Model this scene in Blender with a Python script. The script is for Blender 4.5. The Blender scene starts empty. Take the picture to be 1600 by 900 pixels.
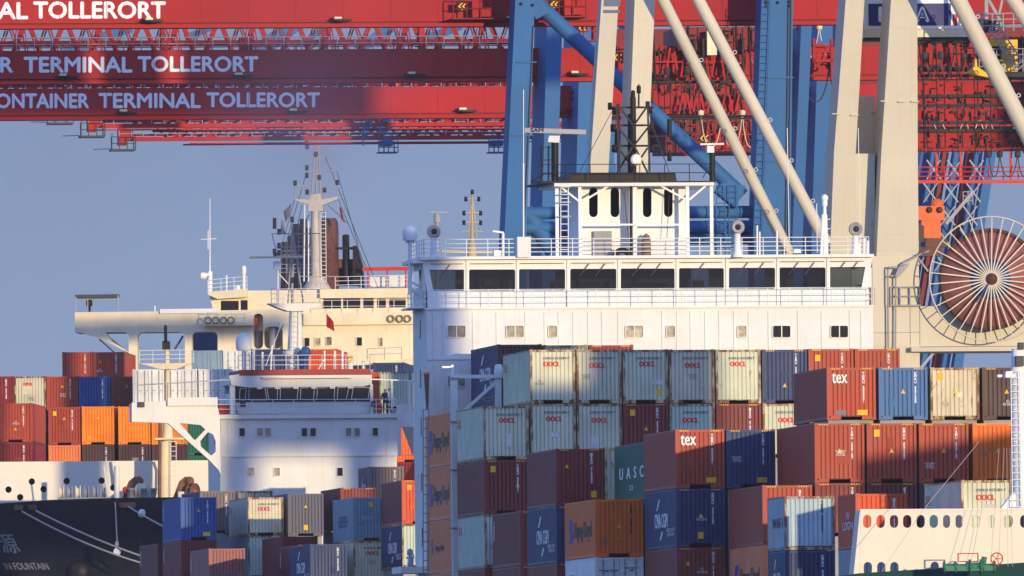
import bpy, bmesh, math, random
from mathutils import Vector, Matrix
from mathutils.geometry import tessellate_polygon
random.seed(7)
SC = bpy.context.scene
COL = SC.collection
# ------------------------------------------------------------------ camera
F = 30000.0                                   # focal length in photo pixels (1600 wide)
HZ = 1280.0                                   # pixel row of the horizon
ROLL = -0.0098
CAM = Vector((0, 0, 3.0))
RC = Matrix.Rotation(math.radians(90), 3, 'X') @ Matrix.Rotation(ROLL, 3, 'Z')
cd = bpy.data.cameras.new('camera')
cd.sensor_width = 36.0
cd.lens = 36.0 * F / 1600.0
cd.shift_y = (HZ - 450.0) / 1600.0
cd.clip_start = 1.0
cd.clip_end = 20000.0
cam = bpy.data.objects.new('camera', cd)
cam.location = CAM
cam.rotation_euler = RC.to_euler()
COL.objects.link(cam)
SC.camera = cam
# ------------------------------------------------------------------ sun and sky
SUN_AZ, SUN_EL = math.radians(27), math.radians(4.5)
SUN_STRENGTH = 3.6
SUN_COLOR = (1.0, 0.80, 0.46)
SKY_STRENGTH = 0.135
s = Vector((math.sin(SUN_AZ) * math.cos(SUN_EL), -math.cos(SUN_AZ) * math.cos(SUN_EL), math.sin(SUN_EL)))
ld = bpy.data.lights.new('sun', 'SUN')
ld.energy = SUN_STRENGTH
ld.angle = math.radians(0.5)
ld.color = SUN_COLOR
lo = bpy.data.objects.new('sun', ld)
lo.rotation_euler = s.to_track_quat('Z', 'Y').to_euler()
lo.location = (60, 600, 120)
COL.objects.link(lo)
W_ = bpy.data.worlds.new('World')
SC.world = W_
W_.use_nodes = True
nt = W_.node_tree
bg = nt.nodes['Background']
sky = nt.nodes.new('ShaderNodeTexSky')
sky.sky_type = 'NISHITA'
sky.sun_disc = False
sky.sun_elevation = SUN_EL
sky.sun_rotation = math.pi - SUN_AZ
sky.altitude = 0
sky.air_density = 1.0
sky.dust_density = 0.2
sky.ozone_density = 4.0
tc = nt.nodes.new('ShaderNodeTexCoord')
mp = nt.nodes.new('ShaderNodeMapping')
mp.inputs['Location'].default_value = (0, 0, 0.16)
nt.links.new(tc.outputs['Generated'], mp.inputs['Vector'])
nrm = nt.nodes.new('ShaderNodeVectorMath')
nrm.operation = 'NORMALIZE'
nt.links.new(mp.outputs['Vector'], nrm.inputs[0])
nt.links.new(nrm.outputs['Vector'], sky.inputs['Vector'])
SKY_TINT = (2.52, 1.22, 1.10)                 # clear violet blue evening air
sepz = nt.nodes.new('ShaderNodeSeparateXYZ')
nt.links.new(tc.outputs['Generated'], sepz.inputs[0])
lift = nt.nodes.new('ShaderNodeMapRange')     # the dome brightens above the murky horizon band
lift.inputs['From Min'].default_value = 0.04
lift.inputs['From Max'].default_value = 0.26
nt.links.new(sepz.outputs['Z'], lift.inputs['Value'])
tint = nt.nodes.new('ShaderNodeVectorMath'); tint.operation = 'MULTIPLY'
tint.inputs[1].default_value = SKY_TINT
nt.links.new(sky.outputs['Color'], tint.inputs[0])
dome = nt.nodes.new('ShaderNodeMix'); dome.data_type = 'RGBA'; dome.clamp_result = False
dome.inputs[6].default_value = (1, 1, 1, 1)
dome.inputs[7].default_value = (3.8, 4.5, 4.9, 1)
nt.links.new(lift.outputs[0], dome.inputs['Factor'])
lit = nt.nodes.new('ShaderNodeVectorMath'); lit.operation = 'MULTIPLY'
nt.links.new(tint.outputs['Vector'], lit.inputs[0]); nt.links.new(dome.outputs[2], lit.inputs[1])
hz_ = nt.nodes.new('ShaderNodeTexNoise'); hz_.inputs['Scale'].default_value = 38.0; hz_.inputs['Detail'].default_value = 4      # uneven veil in the air
hm_ = nt.nodes.new('ShaderNodeMapRange'); hm_.inputs['From Min'].default_value = .3; hm_.inputs['From Max'].default_value = .7; hm_.inputs['To Min'].default_value = .93; hm_.inputs['To Max'].default_value = 1.07
nt.links.new(tc.outputs['Generated'], hz_.inputs['Vector']); nt.links.new(hz_.outputs['Fac'], hm_.inputs['Value'])
veil = nt.nodes.new('ShaderNodeVectorMath'); veil.operation = 'SCALE'
nt.links.new(lit.outputs['Vector'], veil.inputs[0]); nt.links.new(hm_.outputs[0], veil.inputs['Scale'])
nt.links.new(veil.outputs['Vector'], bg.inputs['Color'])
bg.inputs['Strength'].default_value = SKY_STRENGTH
SC.view_settings.view_transform = 'Standard'
SC.view_settings.look = 'None'
SC.view_settings.gamma = 1.0
SC.view_settings.exposure = 0.22
SC.view_settings.use_curve_mapping = False

# ------------------------------------------------------------------ frames: a pixel seen on a plane at a real distance
TH = math.radians(6.9)                        # heading of the ships in the near berth
def ray(px, py):
    return RC @ Vector(((px - 800.0) / F, (HZ - py) / F, -1.0))
def pt(px, py, D):
    r = ray(px, py)
    return CAM + r * (D / r.y)
class Fr:
    def __init__(self, D, px=800, th=TH):
        p = pt(px, 700, D)
        self.O = Vector((p.x, p.y, 0))
        self.b = Vector((math.cos(th), math.sin(th), 0))
        self.a = Vector((-math.sin(th), math.cos(th), 0))
        self.th = th
    def w(self, x, y, z):
        return self.O + self.b * x + self.a * y + Vector((0, 0, z))
    def at(self, px, py, d=0.0):
        r = ray(px, py)
        o = self.O + self.a * d
        t = (o - CAM).dot(self.a) / r.dot(self.a)
        P = CAM + r * t
        return ((P - self.O).dot(self.b), d, P.z)
    def P(self, px, py, d=0.0):
        return self.w(*self.at(px, py, d))
    def rect(self, px0, py0, px1, py1, d=0.0):
        mx, my = (px0 + px1) / 2, (py0 + py1) / 2
        return (self.at(px0, my, d)[0], self.at(px1, my, d)[0], self.at(mx, py1, d)[2], self.at(mx, py0, d)[2])

# ------------------------------------------------------------------ materials
MATS = {}
def mat(name, col, rough=0.5, metal=0.0, vary=0.12, dirt=0.25, rust=0.0, scale=0.6, spec=0.2, rustcol=(0.16, 0.055, 0.02)):
    if name in MATS: return MATS[name]
    m = bpy.data.materials.new(name)
    m.use_nodes = True
    n, l = m.node_tree.nodes, m.node_tree.links
    p = n['Principled BSDF']
    p.inputs['Roughness'].default_value = rough
    p.inputs['Metallic'].default_value = metal
    p.inputs['Specular IOR Level'].default_value = spec
    t = n.new('ShaderNodeTexCoord')
    oi = n.new('ShaderNodeObjectInfo')
    off = n.new('ShaderNodeVectorMath'); off.operation = 'MULTIPLY_ADD'
    off.inputs[1].default_value = (1, 1, 1)
    comb = n.new('ShaderNodeCombineXYZ')
    mul = n.new('ShaderNodeMath'); mul.operation = 'MULTIPLY'; mul.inputs[1].default_value = 57.0
    l.new(oi.outputs['Random'], mul.inputs[0])
    for i in range(3): l.new(mul.outputs[0], comb.inputs[i])
    l.new(t.outputs['Object'], off.inputs[0]); l.new(comb.outputs[0], off.inputs[2])
    # broad fading
    n1 = n.new('ShaderNodeTexNoise'); n1.inputs['Scale'].default_value = scale; n1.inputs['Detail'].default_value = 6
    l.new(off.outputs[0], n1.inputs['Vector'])
    # vertical streaks
    mp1 = n.new('ShaderNodeMapping'); mp1.inputs['Scale'].default_value = (7, 7, 0.5)
    l.new(off.outputs[0], mp1.inputs['Vector'])
    n2 = n.new('ShaderNodeTexNoise'); n2.inputs['Scale'].default_value = 1.0; n2.inputs['Detail'].default_value = 5
    l.new(mp1.outputs[0], n2.inputs['Vector'])
    v = n.new('ShaderNodeMapRange')
    v.inputs['From Min'].default_value = 0.3; v.inputs['From Max'].default_value = 0.7
    v.inputs['To Min'].default_value = 1 - vary; v.inputs['To Max'].default_value = 1 + vary
    l.new(n1.outputs['Fac'], v.inputs['Value'])
    hsv = n.new('ShaderNodeHueSaturation')
    hsv.inputs['Color'].default_value = (*col, 1)
    rv = n.new('ShaderNodeMapRange'); rv.inputs['To Min'].default_value = 1 - vary * .8; rv.inputs['To Max'].default_value = 1 + vary * .8
    l.new(oi.outputs['Random'], rv.inputs['Value'])
    vm = n.new('ShaderNodeMath'); vm.operation = 'MULTIPLY'
    l.new(v.outputs[0], vm.inputs[0]); l.new(rv.outputs[0], vm.inputs[1]); l.new(vm.outputs[0], hsv.inputs['Value'])
    d = n.new('ShaderNodeMapRange')
    d.inputs['From Min'].default_value = 0.5; d.inputs['From Max'].default_value = 0.85
    d.inputs['To Min'].default_value = 0.0; d.inputs['To Max'].default_value = dirt
    l.new(n2.outputs['Fac'], d.inputs['Value'])
    mx = n.new('ShaderNodeMix'); mx.data_type = 'RGBA'
    l.new(d.outputs[0], mx.inputs['Factor']); l.new(hsv.outputs[0], mx.inputs[6])
    mx.inputs[7].default_value = (col[0] * 0.35 + 0.03, col[1] * 0.33 + 0.025, col[2] * 0.3 + 0.02, 1)
    out = mx.outputs[2]
    if rust > 0:
        n3 = n.new('ShaderNodeTexNoise'); n3.inputs['Scale'].default_value = 1.6; n3.inputs['Detail'].default_value = 9; n3.inputs['Roughness'].default_value = 0.7
        mp2 = n.new('ShaderNodeMapping'); mp2.inputs['Scale'].default_value = (2.4, 2.4, 0.8)
        l.new(off.outputs[0], mp2.inputs['Vector']); l.new(mp2.outputs[0], n3.inputs['Vector'])
        r = n.new('ShaderNodeMapRange')
        hi = 0.86 - rust * 0.4
        r.inputs['From Min'].default_value = hi - 0.10; r.inputs['From Max'].default_value = hi
        l.new(n3.outputs['Fac'], r.inputs['Value'])
        m2 = n.new('ShaderNodeMix'); m2.data_type = 'RGBA'
        l.new(r.outputs[0], m2.inputs['Factor']); l.new(out, m2.inputs[6])
        m2.inputs[7].default_value = (*rustcol, 1)
        out = m2.outputs[2]
    l.new(out, p.inputs['Base Color'])
    rr = n.new('ShaderNodeMapRange'); rr.inputs['To Min'].default_value = rough - 0.1; rr.inputs['To Max'].default_value = min(1, rough + 0.2)
    l.new(n1.outputs['Fac'], rr.inputs['Value']); l.new(rr.outputs[0], p.inputs['Roughness'])
    bp = n.new('ShaderNodeBump'); bp.inputs['Strength'].default_value = 0.35; bp.inputs['Distance'].default_value = 0.03     # slightly buckled plate
    nb = n.new('ShaderNodeTexNoise'); nb.inputs['Scale'].default_value = 1.1; nb.inputs['Detail'].default_value = 3
    l.new(off.outputs[0], nb.inputs['Vector']); l.new(nb.outputs['Fac'], bp.inputs['Height']); l.new(bp.outputs[0], p.inputs['Normal'])
    MATS[name] = m
    return m
def plain(name, col, rough=0.5, metal=0.0):
    return mat(name, col, rough, metal, vary=0.06, dirt=0.08)
def glass_mat(name, tint=(0.55, 0.6, 0.62), trans=0.75):
    m = bpy.data.materials.new(name); m.use_nodes = True
    n, l = m.node_tree.nodes, m.node_tree.links
    n.remove(n['Principled BSDF'])
    a = n.new('ShaderNodeBsdfTransparent'); a.inputs[0].default_value = (*tint, 1)
    g = n.new('ShaderNodeBsdfGlossy'); g.inputs['Roughness'].default_value = 0.03
    fz = n.new('ShaderNodeFresnel'); fz.inputs[0].default_value = 1.5
    mx = n.new('ShaderNodeMixShader')
    l.new(fz.outputs[0], mx.inputs[0]); l.new(a.outputs[0], mx.inputs[1]); l.new(g.outputs[0], mx.inputs[2])
    l.new(mx.outputs[0], n['Material Output'].inputs['Surface'])
    MATS[name] = m
    return m
WHITE = mat('white_paint', (0.74, 0.725, 0.68), 0.5, vary=0.06, dirt=0.2, rust=0.22)
WHITED = mat('weathered_white_paint', (0.74, 0.72, 0.66), 0.5, vary=0.08, dirt=0.16, rust=0.22)
CREAM = mat('cream_paint', (0.78, 0.66, 0.43), 0.55, vary=0.08, dirt=0.2, rust=0.30)
BEIGE = mat('beige_crane_paint', (0.56, 0.50, 0.385), 0.5, vary=0.06, dirt=0.14, rust=0.18, scale=0.3)
BLUE = mat('blue_crane_paint', (0.034, 0.13, 0.31), 0.6, vary=0.12, dirt=0.22, scale=0.25)
DBLUE = mat('deep_blue_paint', (0.02, 0.07, 0.22), 0.45, vary=0.1, dirt=0.2)
RED = mat('red_crane_paint', (0.37, 0.022, 0.022), 0.6, vary=0.14, dirt=0.25, scale=0.2, spec=0.12)
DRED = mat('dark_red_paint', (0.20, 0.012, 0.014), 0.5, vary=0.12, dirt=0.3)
BLACK = mat('black_paint', (0.015, 0.013, 0.014), 0.5, vary=0.2, dirt=0.2)
HULLB = mat('black_hull_paint', (0.009, 0.011, 0.02), 0.6, spec=0.06, vary=0.4, dirt=0.3, rust=0.34)
GREENH = mat('green_hull_paint', (0.004, 0.05, 0.045), 0.55, spec=0.1, vary=0.2, dirt=0.3)
GREEN = plain('green_machine_paint', (0.03, 0.17, 0.10), 0.45)
GREY = mat('grey_steel', (0.30, 0.30, 0.31), 0.5, vary=0.15, dirt=0.3, rust=0.3)
DGREY = mat('dark_grey_steel', (0.06, 0.06, 0.065), 0.5)
RAILW = plain('white_rail_paint', (0.78, 0.78, 0.76), 0.4)
RUSTY = mat('rusty_steel', (0.17, 0.075, 0.045), 0.7, vary=0.4, dirt=0.5, rust=0.6)
YELLOW = plain('yellow_paint', (0.80, 0.44, 0.02), 0.45)
ORANGE = plain('orange_paint', (0.75, 0.12, 0.015), 0.45)
SIGNRED = plain('signal_red_paint', (0.55, 0.03, 0.02), 0.45)
TXWHITE = plain('white_lettering', (0.80, 0.80, 0.80), 0.5)
TXBLACK = plain('black_lettering', (0.02, 0.02, 0.025), 0.5)
TXRED = plain('red_lettering', (0.70, 0.025, 0.02), 0.5)
TXBLUE = plain('blue_lettering', (0.02, 0.05, 0.35), 0.5)
TXGREY = plain('grey_lettering', (0.16, 0.17, 0.18), 0.5)
NAVYSIGN = plain('navy_sign_paint', (0.012, 0.02, 0.13), 0.4)
REEL = mat('reddish_cable_coils', (0.30, 0.10, 0.09), 0.65, vary=0.2, dirt=0.3, scale=2.0)
REELD = mat('dark_reel_rim', (0.10, 0.045, 0.03), 0.7)
ROPE = plain('mooring_rope_fibre', (0.50, 0.42, 0.36), 0.8)
CABLE = plain('cable_sheath', (0.05, 0.04, 0.04), 0.6)
GLASSD = plain('dark_window_glass', (0.018, 0.016, 0.02), 0.08)
CURT = mat('curtained_window', (0.34, 0.30, 0.22), 0.3, vary=0.5, dirt=0.5, scale=3.0)
GLASS = glass_mat('bridge_glass', (.34, .38, .40))
SKIN = plain('skin', (0.45, 0.25, 0.17), 0.6)

# ------------------------------------------------------------------ mesh builder
class MB:
    def __init__(self): self.v, self.f, self.sm, self.mi = [], [], [], []
    def add(self, vs, fs, smooth=False, mi=0):
        o = len(self.v); self.v += [tuple(p) for p in vs]
        for f in fs: self.f.append([i + o for i in f]); self.sm.append(smooth); self.mi.append(mi)
        return self
    def box(self, fr, x0, x1, y0, y1, z0, z1, mi=0):
        vs = [fr.w(x, y, z) for z in (z0, z1) for x, y in ((x0, y0), (x1, y0), (x1, y1), (x0, y1))]
        return self.add(vs, [(3, 2, 1, 0), (4, 5, 6, 7), (0, 1, 5, 4), (1, 2, 6, 5), (2, 3, 7, 6), (3, 0, 4, 7)], mi=mi)
    def pbox(self, fr, px0, py0, px1, py1, d0, d1, mi=0):
        x0, x1, z0, z1 = fr.rect(px0, py0, px1, py1, d0)
        return self.box(fr, x0, x1, d0, d1, z0, z1, mi)
    def prism(self, fr, pts, d0, d1, mi=0):            # pts in pixels on the plane d0, extruded to d1
        L = [fr.at(x, y, d0) for x, y in pts]
        A = sum(L[i][0] * L[(i + 1) % len(L)][2] - L[(i + 1) % len(L)][0] * L[i][2] for i in range(len(L)))
        if A < 0: L.reverse()
        n = len(L)
        vs = [fr.w(x, d0, z) for x, _, z in L] + [fr.w(x, d1, z) for x, _, z in L]
        fs = [tuple(range(n)), tuple(reversed(range(n, 2 * n)))]
        for i in range(n):
            j = (i + 1) % n
            fs.append((i, i + n, j + n, j))
        return self.add(vs, fs, mi=mi)
    def plate(self, fr, outer, holes, d0, th, mi=0):   # sheet with openings
        loops = [outer] + holes
        P2, idx = [], []
        vs = []
        for lp in loops:
            ids = []
            for x, y in lp:
                q = fr.at(x, y, d0); ids.append(len(vs)); vs.append(q)
            idx.append(ids)
        tr = tessellate_polygon([[Vector((vs[i][0], vs[i][2], 0)) for i in ids] for ids in idx])
        n = len(vs)
        W = [fr.w(x, d0, z) for x, _, z in vs] + [fr.w(x, d0 + th, z) for x, _, z in vs]
        fs = []
        for t in tr:
            a, b, c = t
            ar = (vs[b][0] - vs[a][0]) * (vs[c][2] - vs[a][2]) - (vs[c][0] - vs[a][0]) * (vs[b][2] - vs[a][2])
            if abs(ar) < 1e-9: continue
            if ar < 0: a, b, c = c, b, a
            fs.append((a, b, c)); fs.append((c + n, b + n, a + n))
        for ids in idx:
            for k in range(len(ids)):
                i, j = ids[k], ids[(k + 1) % len(ids)]
                fs.append((i, i + n, j + n, j))
        return self.add(W, fs, mi=mi)
    def plate_row(self, fr, tl, tr, bl, br, holes, d0, th, mi=0):
        """a wall with a row of openings, one panel per opening"""
        lerp = lambda a, b, x: a[1] + (b[1] - a[1]) * (x - a[0]) / (b[0] - a[0])
        holes = sorted(holes, key=lambda h: min(p[0] for p in h))
        cuts = [(max(p[0] for p in a) + min(p[0] for p in b)) / 2 for a, b in zip(holes[:-1], holes[1:])]
        for i, h in enumerate(holes):
            L = [tl, bl] if i == 0 else [(cuts[i - 1], lerp(tl, tr, cuts[i - 1])), (cuts[i - 1], lerp(bl, br, cuts[i - 1]))]
            R = [br, tr] if i == len(holes) - 1 else [(cuts[i], lerp(bl, br, cuts[i])), (cuts[i], lerp(tl, tr, cuts[i]))]
            self.plate(fr, L + R, [h], d0, th, mi)
        return self
    def tube(self, p, q, r, r2=None, n=8, cap=True, mi=0):
        p, q = Vector(p), Vector(q); r2 = r if r2 is None else r2
        z = (q - p).normalized()
        x = z.orthogonal().normalized(); y = z.cross(x)
        vs = []
        for c, rr in ((p, r), (q, r2)):
            for k in range(n):
                t = 2 * math.pi * k / n
                vs.append(c + x * math.cos(t) * rr + y * math.sin(t) * rr)
        fs = [(k, (k + 1) % n, (k + 1) % n + n, k + n) for k in range(n)]
        self.add(vs, fs, smooth=n > 5, mi=mi)
        if cap: self.add(vs, [tuple(reversed(range(n))), tuple(range(n, 2 * n))], mi=mi)
        return self
    def path(self, pts, r, n=6, mi=0):
        for i in range(len(pts) - 1): self.tube(pts[i], pts[i + 1], r, n=n, cap=(i in (0, len(pts) - 2)), mi=mi)
        return self
    def bar(self, p, q, w, h, up=(0, 0, 1), mi=0):     # rectangular bar p-q
        p, q = Vector(p), Vector(q); z = (q - p).normalized(); up = Vector(up)
        x = z.cross(up)
        x = z.orthogonal().normalized() if x.length < 1e-4 else x.normalized()
        y = x.cross(z)
        vs = [c + x * sx * w / 2 + y * sy * h / 2 for c in (p, q) for sx, sy in ((-1, -1), (1, -1), (1, 1), (-1, 1))]
        return self.add(vs, [(0, 1, 2, 3), (7, 6, 5, 4), (0, 4, 5, 1), (1, 5, 6, 2), (2, 6, 7, 3), (3, 7, 4, 0)], mi=mi)
    def lathe(self, c, axis, prof, n=16, mi=0):        # prof: (radius, distance along axis)
        c, z = Vector(c), Vector(axis).normalized()
        x = z.orthogonal().normalized(); y = z.cross(x)
        vs, fs = [], []
        for r, h in prof:
            for k in range(n):
                t = 2 * math.pi * k / n
                vs.append(c + z * h + x * math.cos(t) * r + y * math.sin(t) * r)
        for i in range(len(prof) - 1):
            for k in range(n):
                fs.append((i * n + k, i * n + (k + 1) % n, (i + 1) * n + (k + 1) % n, (i + 1) * n + k))
        return self.add(vs, fs, smooth=True, mi=mi)
    def ring(self, c, axis, R, r, n=48, m=8, mi=0):
        c, z = Vector(c), Vector(axis).normalized()
        x = z.orthogonal().normalized(); y = z.cross(x)
        vs, fs = [], []
        for i in range(n):
            t = 2 * math.pi * i / n
            e = x * math.cos(t) + y * math.sin(t)
            for k in range(m):
                u = 2 * math.pi * k / m
                vs.append(c + e * (R + r * math.cos(u)) + z * r * math.sin(u))
        for i in range(n):
            for k in range(m):
                fs.append((i * m + k, ((i + 1) % n) * m + k, ((i + 1) % n) * m + (k + 1) % m, i * m + (k + 1) % m))
        return self.add(vs, fs, smooth=True, mi=mi)
    def rail(self, pts, h=1.05, step=1.4, n=3, r=0.028):   # guard rail along a polyline at deck level
        up = Vector((0, 0, 1))
        for i in range(len(pts) - 1):
            p, q = Vector(pts[i]), Vector(pts[i + 1])
            for k in range(n): self.tube(p + up * h * (k + 1) / n, q + up * h * (k + 1) / n, r, n=5)
            m = max(1, round((q - p).length / step))
            for k in range(m + 1):
                c = p.lerp(q, k / m); self.tube(c, c + up * h, r * 1.15, n=5)
        return self
    def ladder(self, p, q, w, side, step=0.33, r=0.03):
        p, q, sd = Vector(p), Vector(q), Vector(side).normalized() * w / 2
        self.tube(p - sd, q - sd, r, n=5); self.tube(p + sd, q + sd, r, n=5)
        m = max(2, int((q - p).length / step))
        for k in range(m + 1):
            c = p.lerp(q, k / m); self.tube(c - sd, c + sd, r * 0.8, n=5)
        return self
    def build(self, name, m, parent=None, org=None, fix=True):
        root = parent
        while root is not None and root.parent is not None: root = root.parent
        o0 = Vector(org) if org is not None else (root.location.copy() if root else Vector((0, 0, 0)))
        me = bpy.data.meshes.new(name)
        me.from_pydata([(a - o0.x, b - o0.y, c - o0.z) for a, b, c in self.v], [], self.f)
        ms = m if isinstance(m, (list, tuple)) else [m]
        for x in ms: me.materials.append(x)
        me.polygons.foreach_set('use_smooth', self.sm)
        me.polygons.foreach_set('material_index', self.mi)
        if fix:
            bm = bmesh.new(); bm.from_mesh(me); bmesh.ops.recalc_face_normals(bm, faces=bm.faces); bm.to_mesh(me); bm.free()
        me.update()
        ob = bpy.data.objects.new(name, me); COL.objects.link(ob)
        if root is None: ob.location = o0
        else: ob.parent = parent
        return ob
def multi(name, m, parent, items, fn):
    """one object per item"""
    for it in items:
        mb = MB(); fn(mb, *it); mb.build(name, m, parent)
def tag(o, label=None, cat=None, group=None, kind=None):
    if label: o['label'] = label
    if cat: o['category'] = cat
    if group: o['group'] = group
    if kind: o['kind'] = kind
    return o
def thing(name, loc, label, cat, group=None):
    o = bpy.data.objects.new(name, None); o.empty_display_size = 0.5; o.location = loc
    COL.objects.link(o); tag(o, label, cat, group); return o
def oval(cx, cy, rx, ry, n=16):
    return [(cx + rx * math.cos(2 * math.pi * k / n), cy + ry * math.sin(2 * math.pi * k / n)) for k in range(n)]
def slot(x0, y0, x1, y1, n=6):                         # upright slot with round ends
    r = (x1 - x0) / 2; cx = (x0 + x1) / 2
    a = [(cx - r * math.cos(math.pi * k / n), y0 + r - r * math.sin(math.pi * k / n)) for k in range(n + 1)]
    b = [(cx + r * math.cos(math.pi * k / n), y1 - r + r * math.sin(math.pi * k / n)) for k in range(n + 1)]
    return a + b
def rrect(x0, y0, x1, y1, r=2.5, n=3):
    o = []
    for cx, cy, t0 in ((x0 + r, y0 + r, 180), (x1 - r, y0 + r, 270), (x1 - r, y1 - r, 0), (x0 + r, y1 - r, 90)):
        for k in range(n + 1):
            t = math.radians(t0 + 90 * k / n); o.append((cx + r * math.cos(t), cy + r * math.sin(t)))
    return o

# ------------------------------------------------------------------ lettering: flat meshes made from text, x to the right, z up
TXT = {}
def text_data(sv, bold=0.012):
    bold = 0.0
    k = (sv, bold)
    if k in TXT: return TXT[k]
    cu = bpy.data.curves.new('lettering', 'FONT'); cu.body = sv; cu.size = 1.0; cu.offset = bold
    cu.resolution_u = 3; cu.space_line = 0.85; cu.align_x = 'CENTER' if '\n' in sv else 'LEFT'
    ob = bpy.data.objects.new('lettering', cu); COL.objects.link(ob)
    dg = bpy.context.evaluated_depsgraph_get(); dg.update()
    me = bpy.data.meshes.new_from_object(ob.evaluated_get(dg))
    V = [v.co.copy() for v in me.vertices]; Fc = [tuple(p.vertices) for p in me.polygons]
    x0 = min(v.x for v in V); x1 = max(v.x for v in V); y0 = min(v.y for v in V); y1 = max(v.y for v in V)
    V = [((v.x - x0) / (x1 - x0), (v.y - y0) / (y1 - y0)) for v in V]
    bpy.data.objects.remove(ob); bpy.data.curves.remove(cu); bpy.data.meshes.remove(me)
    TXT[k] = (V, Fc, (x1 - x0) / (y1 - y0)); return TXT[k]
def text_on(mb, fr, sv, px0, py0, px1, py1, d, bold=0.012, shear=0.0):
    V, Fc, _ = text_data(sv, bold)
    e = bold * 1.45 * (py1 - py0)
    for k, (ex, ey) in enumerate(((-e, 0), (e, 0), (0, -e), (0, e)) if e > 0.1 else ((0, 0),)):
        mb.add([fr.P(px0 + (px1 - px0) * u + shear * (py1 - py0) * v + ex, py1 + (py0 - py1) * v + ey, d - k * .002) for u, v in V], Fc)
    return mb
def bold_copies(V, Fc, e):
    vs, fs = [], []
    for k, (ex, ey) in enumerate(((-e, 0), (e, 0), (0, -e), (0, e)) if e > 0 else ((0, 0),)):
        o = len(vs); vs += [(u + ex, v + ey, k * .0015) for u, v in V]; fs += [tuple(i + o for i in f) for f in Fc]
    return vs, fs
# ------------------------------------------------------------------ shipping containers
def cmat(name, col, rust=0.0, dirt=0.25, rough=0.5): return mat(name, col, rough, vary=0.12, dirt=dirt, rust=rust, scale=0.8, spec=0.35)
PAL = {
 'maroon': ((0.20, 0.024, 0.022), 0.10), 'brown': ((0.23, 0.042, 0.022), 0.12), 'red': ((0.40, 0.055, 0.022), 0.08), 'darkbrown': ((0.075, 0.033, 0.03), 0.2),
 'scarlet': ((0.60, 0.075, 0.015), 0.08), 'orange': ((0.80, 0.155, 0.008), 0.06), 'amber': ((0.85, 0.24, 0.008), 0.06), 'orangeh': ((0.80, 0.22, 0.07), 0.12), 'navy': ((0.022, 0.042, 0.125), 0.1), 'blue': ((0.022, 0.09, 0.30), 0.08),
 'midblue': ((0.05, 0.15, 0.36), 0.22), 'cream': ((0.62, 0.57, 0.42), 0.33), 'oocl': ((0.60, 0.60, 0.44), 0.36), 'greygreen': ((0.46, 0.52, 0.42), 0.34),
 'lightblue': ((0.20, 0.32, 0.40), 0.22), 'paleblue': ((0.40, 0.50, 0.55), 0.30), 'green': ((0.012, 0.13, 0.085), 0.1), 'white': ((0.74, 0.74, 0.70), 0.2),
 'pink': ((0.33, 0.12, 0.10), 0.2), 'rustcream': ((0.58, 0.50, 0.35), 0.50), 'slate': ((0.09, 0.09, 0.13), 0.15), 'greybrown': ((0.17, 0.13, 0.13), 0.15), 'grey': ((0.30, 0.35, 0.38), 0.25), 'darkred': ((0.24, 0.018, 0.018), 0.1),
}
def cm(k, frame=False):
    col, r = PAL[k]
    if frame and k in ('cream', 'oocl', 'greygreen', 'rustcream', 'paleblue'): return cmat('rusted_frame_' + k, (col[0] * .85, col[1] * .7, col[2] * .5), rust=0.8, dirt=0.5)
    return cmat(('frame_' if frame else 'container_') + k, col, r + (0.12 if frame else 0), dirt=0.42 if frame else 0.25)
CD = {}
WID = 2.438
def local_mesh(key, fn):
    if key in CD: return CD[key]
    vs, fs = fn()
    me = bpy.data.meshes.new(key[0]); me.from_pydata(vs, [], fs); me.materials.append(None)
    bm = bmesh.new(); bm.from_mesh(me); bmesh.ops.recalc_face_normals(bm, faces=bm.faces); bm.to_mesh(me); bm.free()
    CD[key] = me; return me
def bx(vs, fs, x0, x1, y0, y1, z0, z1):
    o = len(vs)
    vs += [(x, y, z) for z in (z0, z1) for x, y in ((x0, y0), (x1, y0), (x1, y1), (x0, y1))]
    fs += [tuple(i + o for i in f) for f in ((3, 2, 1, 0), (4, 5, 6, 7), (0, 1, 5, 4), (1, 2, 6, 5), (2, 3, 7, 6), (3, 0, 4, 7))]
def frame_mesh(L, H):
    def fn():
        vs, fs = [], []; h = WID / 2
        for y0, y1 in ((0.006, 0.15), (L - 0.15, L - 0.006)):
            for sx in (-1, 1):
                a, b = sorted((sx * (h - 0.005), sx * (h - 0.125)))
                bx(vs, fs, a, b, y0, y1, 0.121, H - 0.121)                 # posts
            bx(vs, fs, -h + 0.18, h - 0.18, y0 + .01, y1 - .02, H - 0.14, H - 0.022)   # header
            if L > 9:                                               # sill with the gooseneck opening
                for sx in (-1, 1):
                    a, b = sorted((sx * 0.52, sx * (h - 0.18))); bx(vs, fs, a, b, y0 + .01, y1 - .02, 0.012, 0.205)
            else: bx(vs, fs, -h + 0.18, h - 0.18, y0 + .01, y1 - .02, 0.012, 0.165)
            for sx in (-1, 1):                                      # corner castings
                a, b = sorted((sx * h, sx * (h - 0.178)))
                yc = (0.0, 0.162) if y0 < 1 else (L - 0.162, L)
                bx(vs, fs, a, b, yc[0], yc[1], 0.0, 0.118); bx(vs, fs, a, b, yc[0], yc[1], H - 0.118, H)
        for sx in (-1, 1):                                          # side rails
            a, b = sorted((sx * (h - 0.004), sx * (h - 0.08)))
            bx(vs, fs, a, b, 0.165, L - 0.165, 0.02, 0.16); bx(vs, fs, a, b, 0.165, L - 0.165, H - 0.09, H - 0.012)
        bx(vs, fs, -h + 0.09, h - 0.09, 0.16, L - 0.16, 0.17, 0.20)    # floor
        return vs, fs
    return local_mesh(('frame', L, H), fn)
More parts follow.
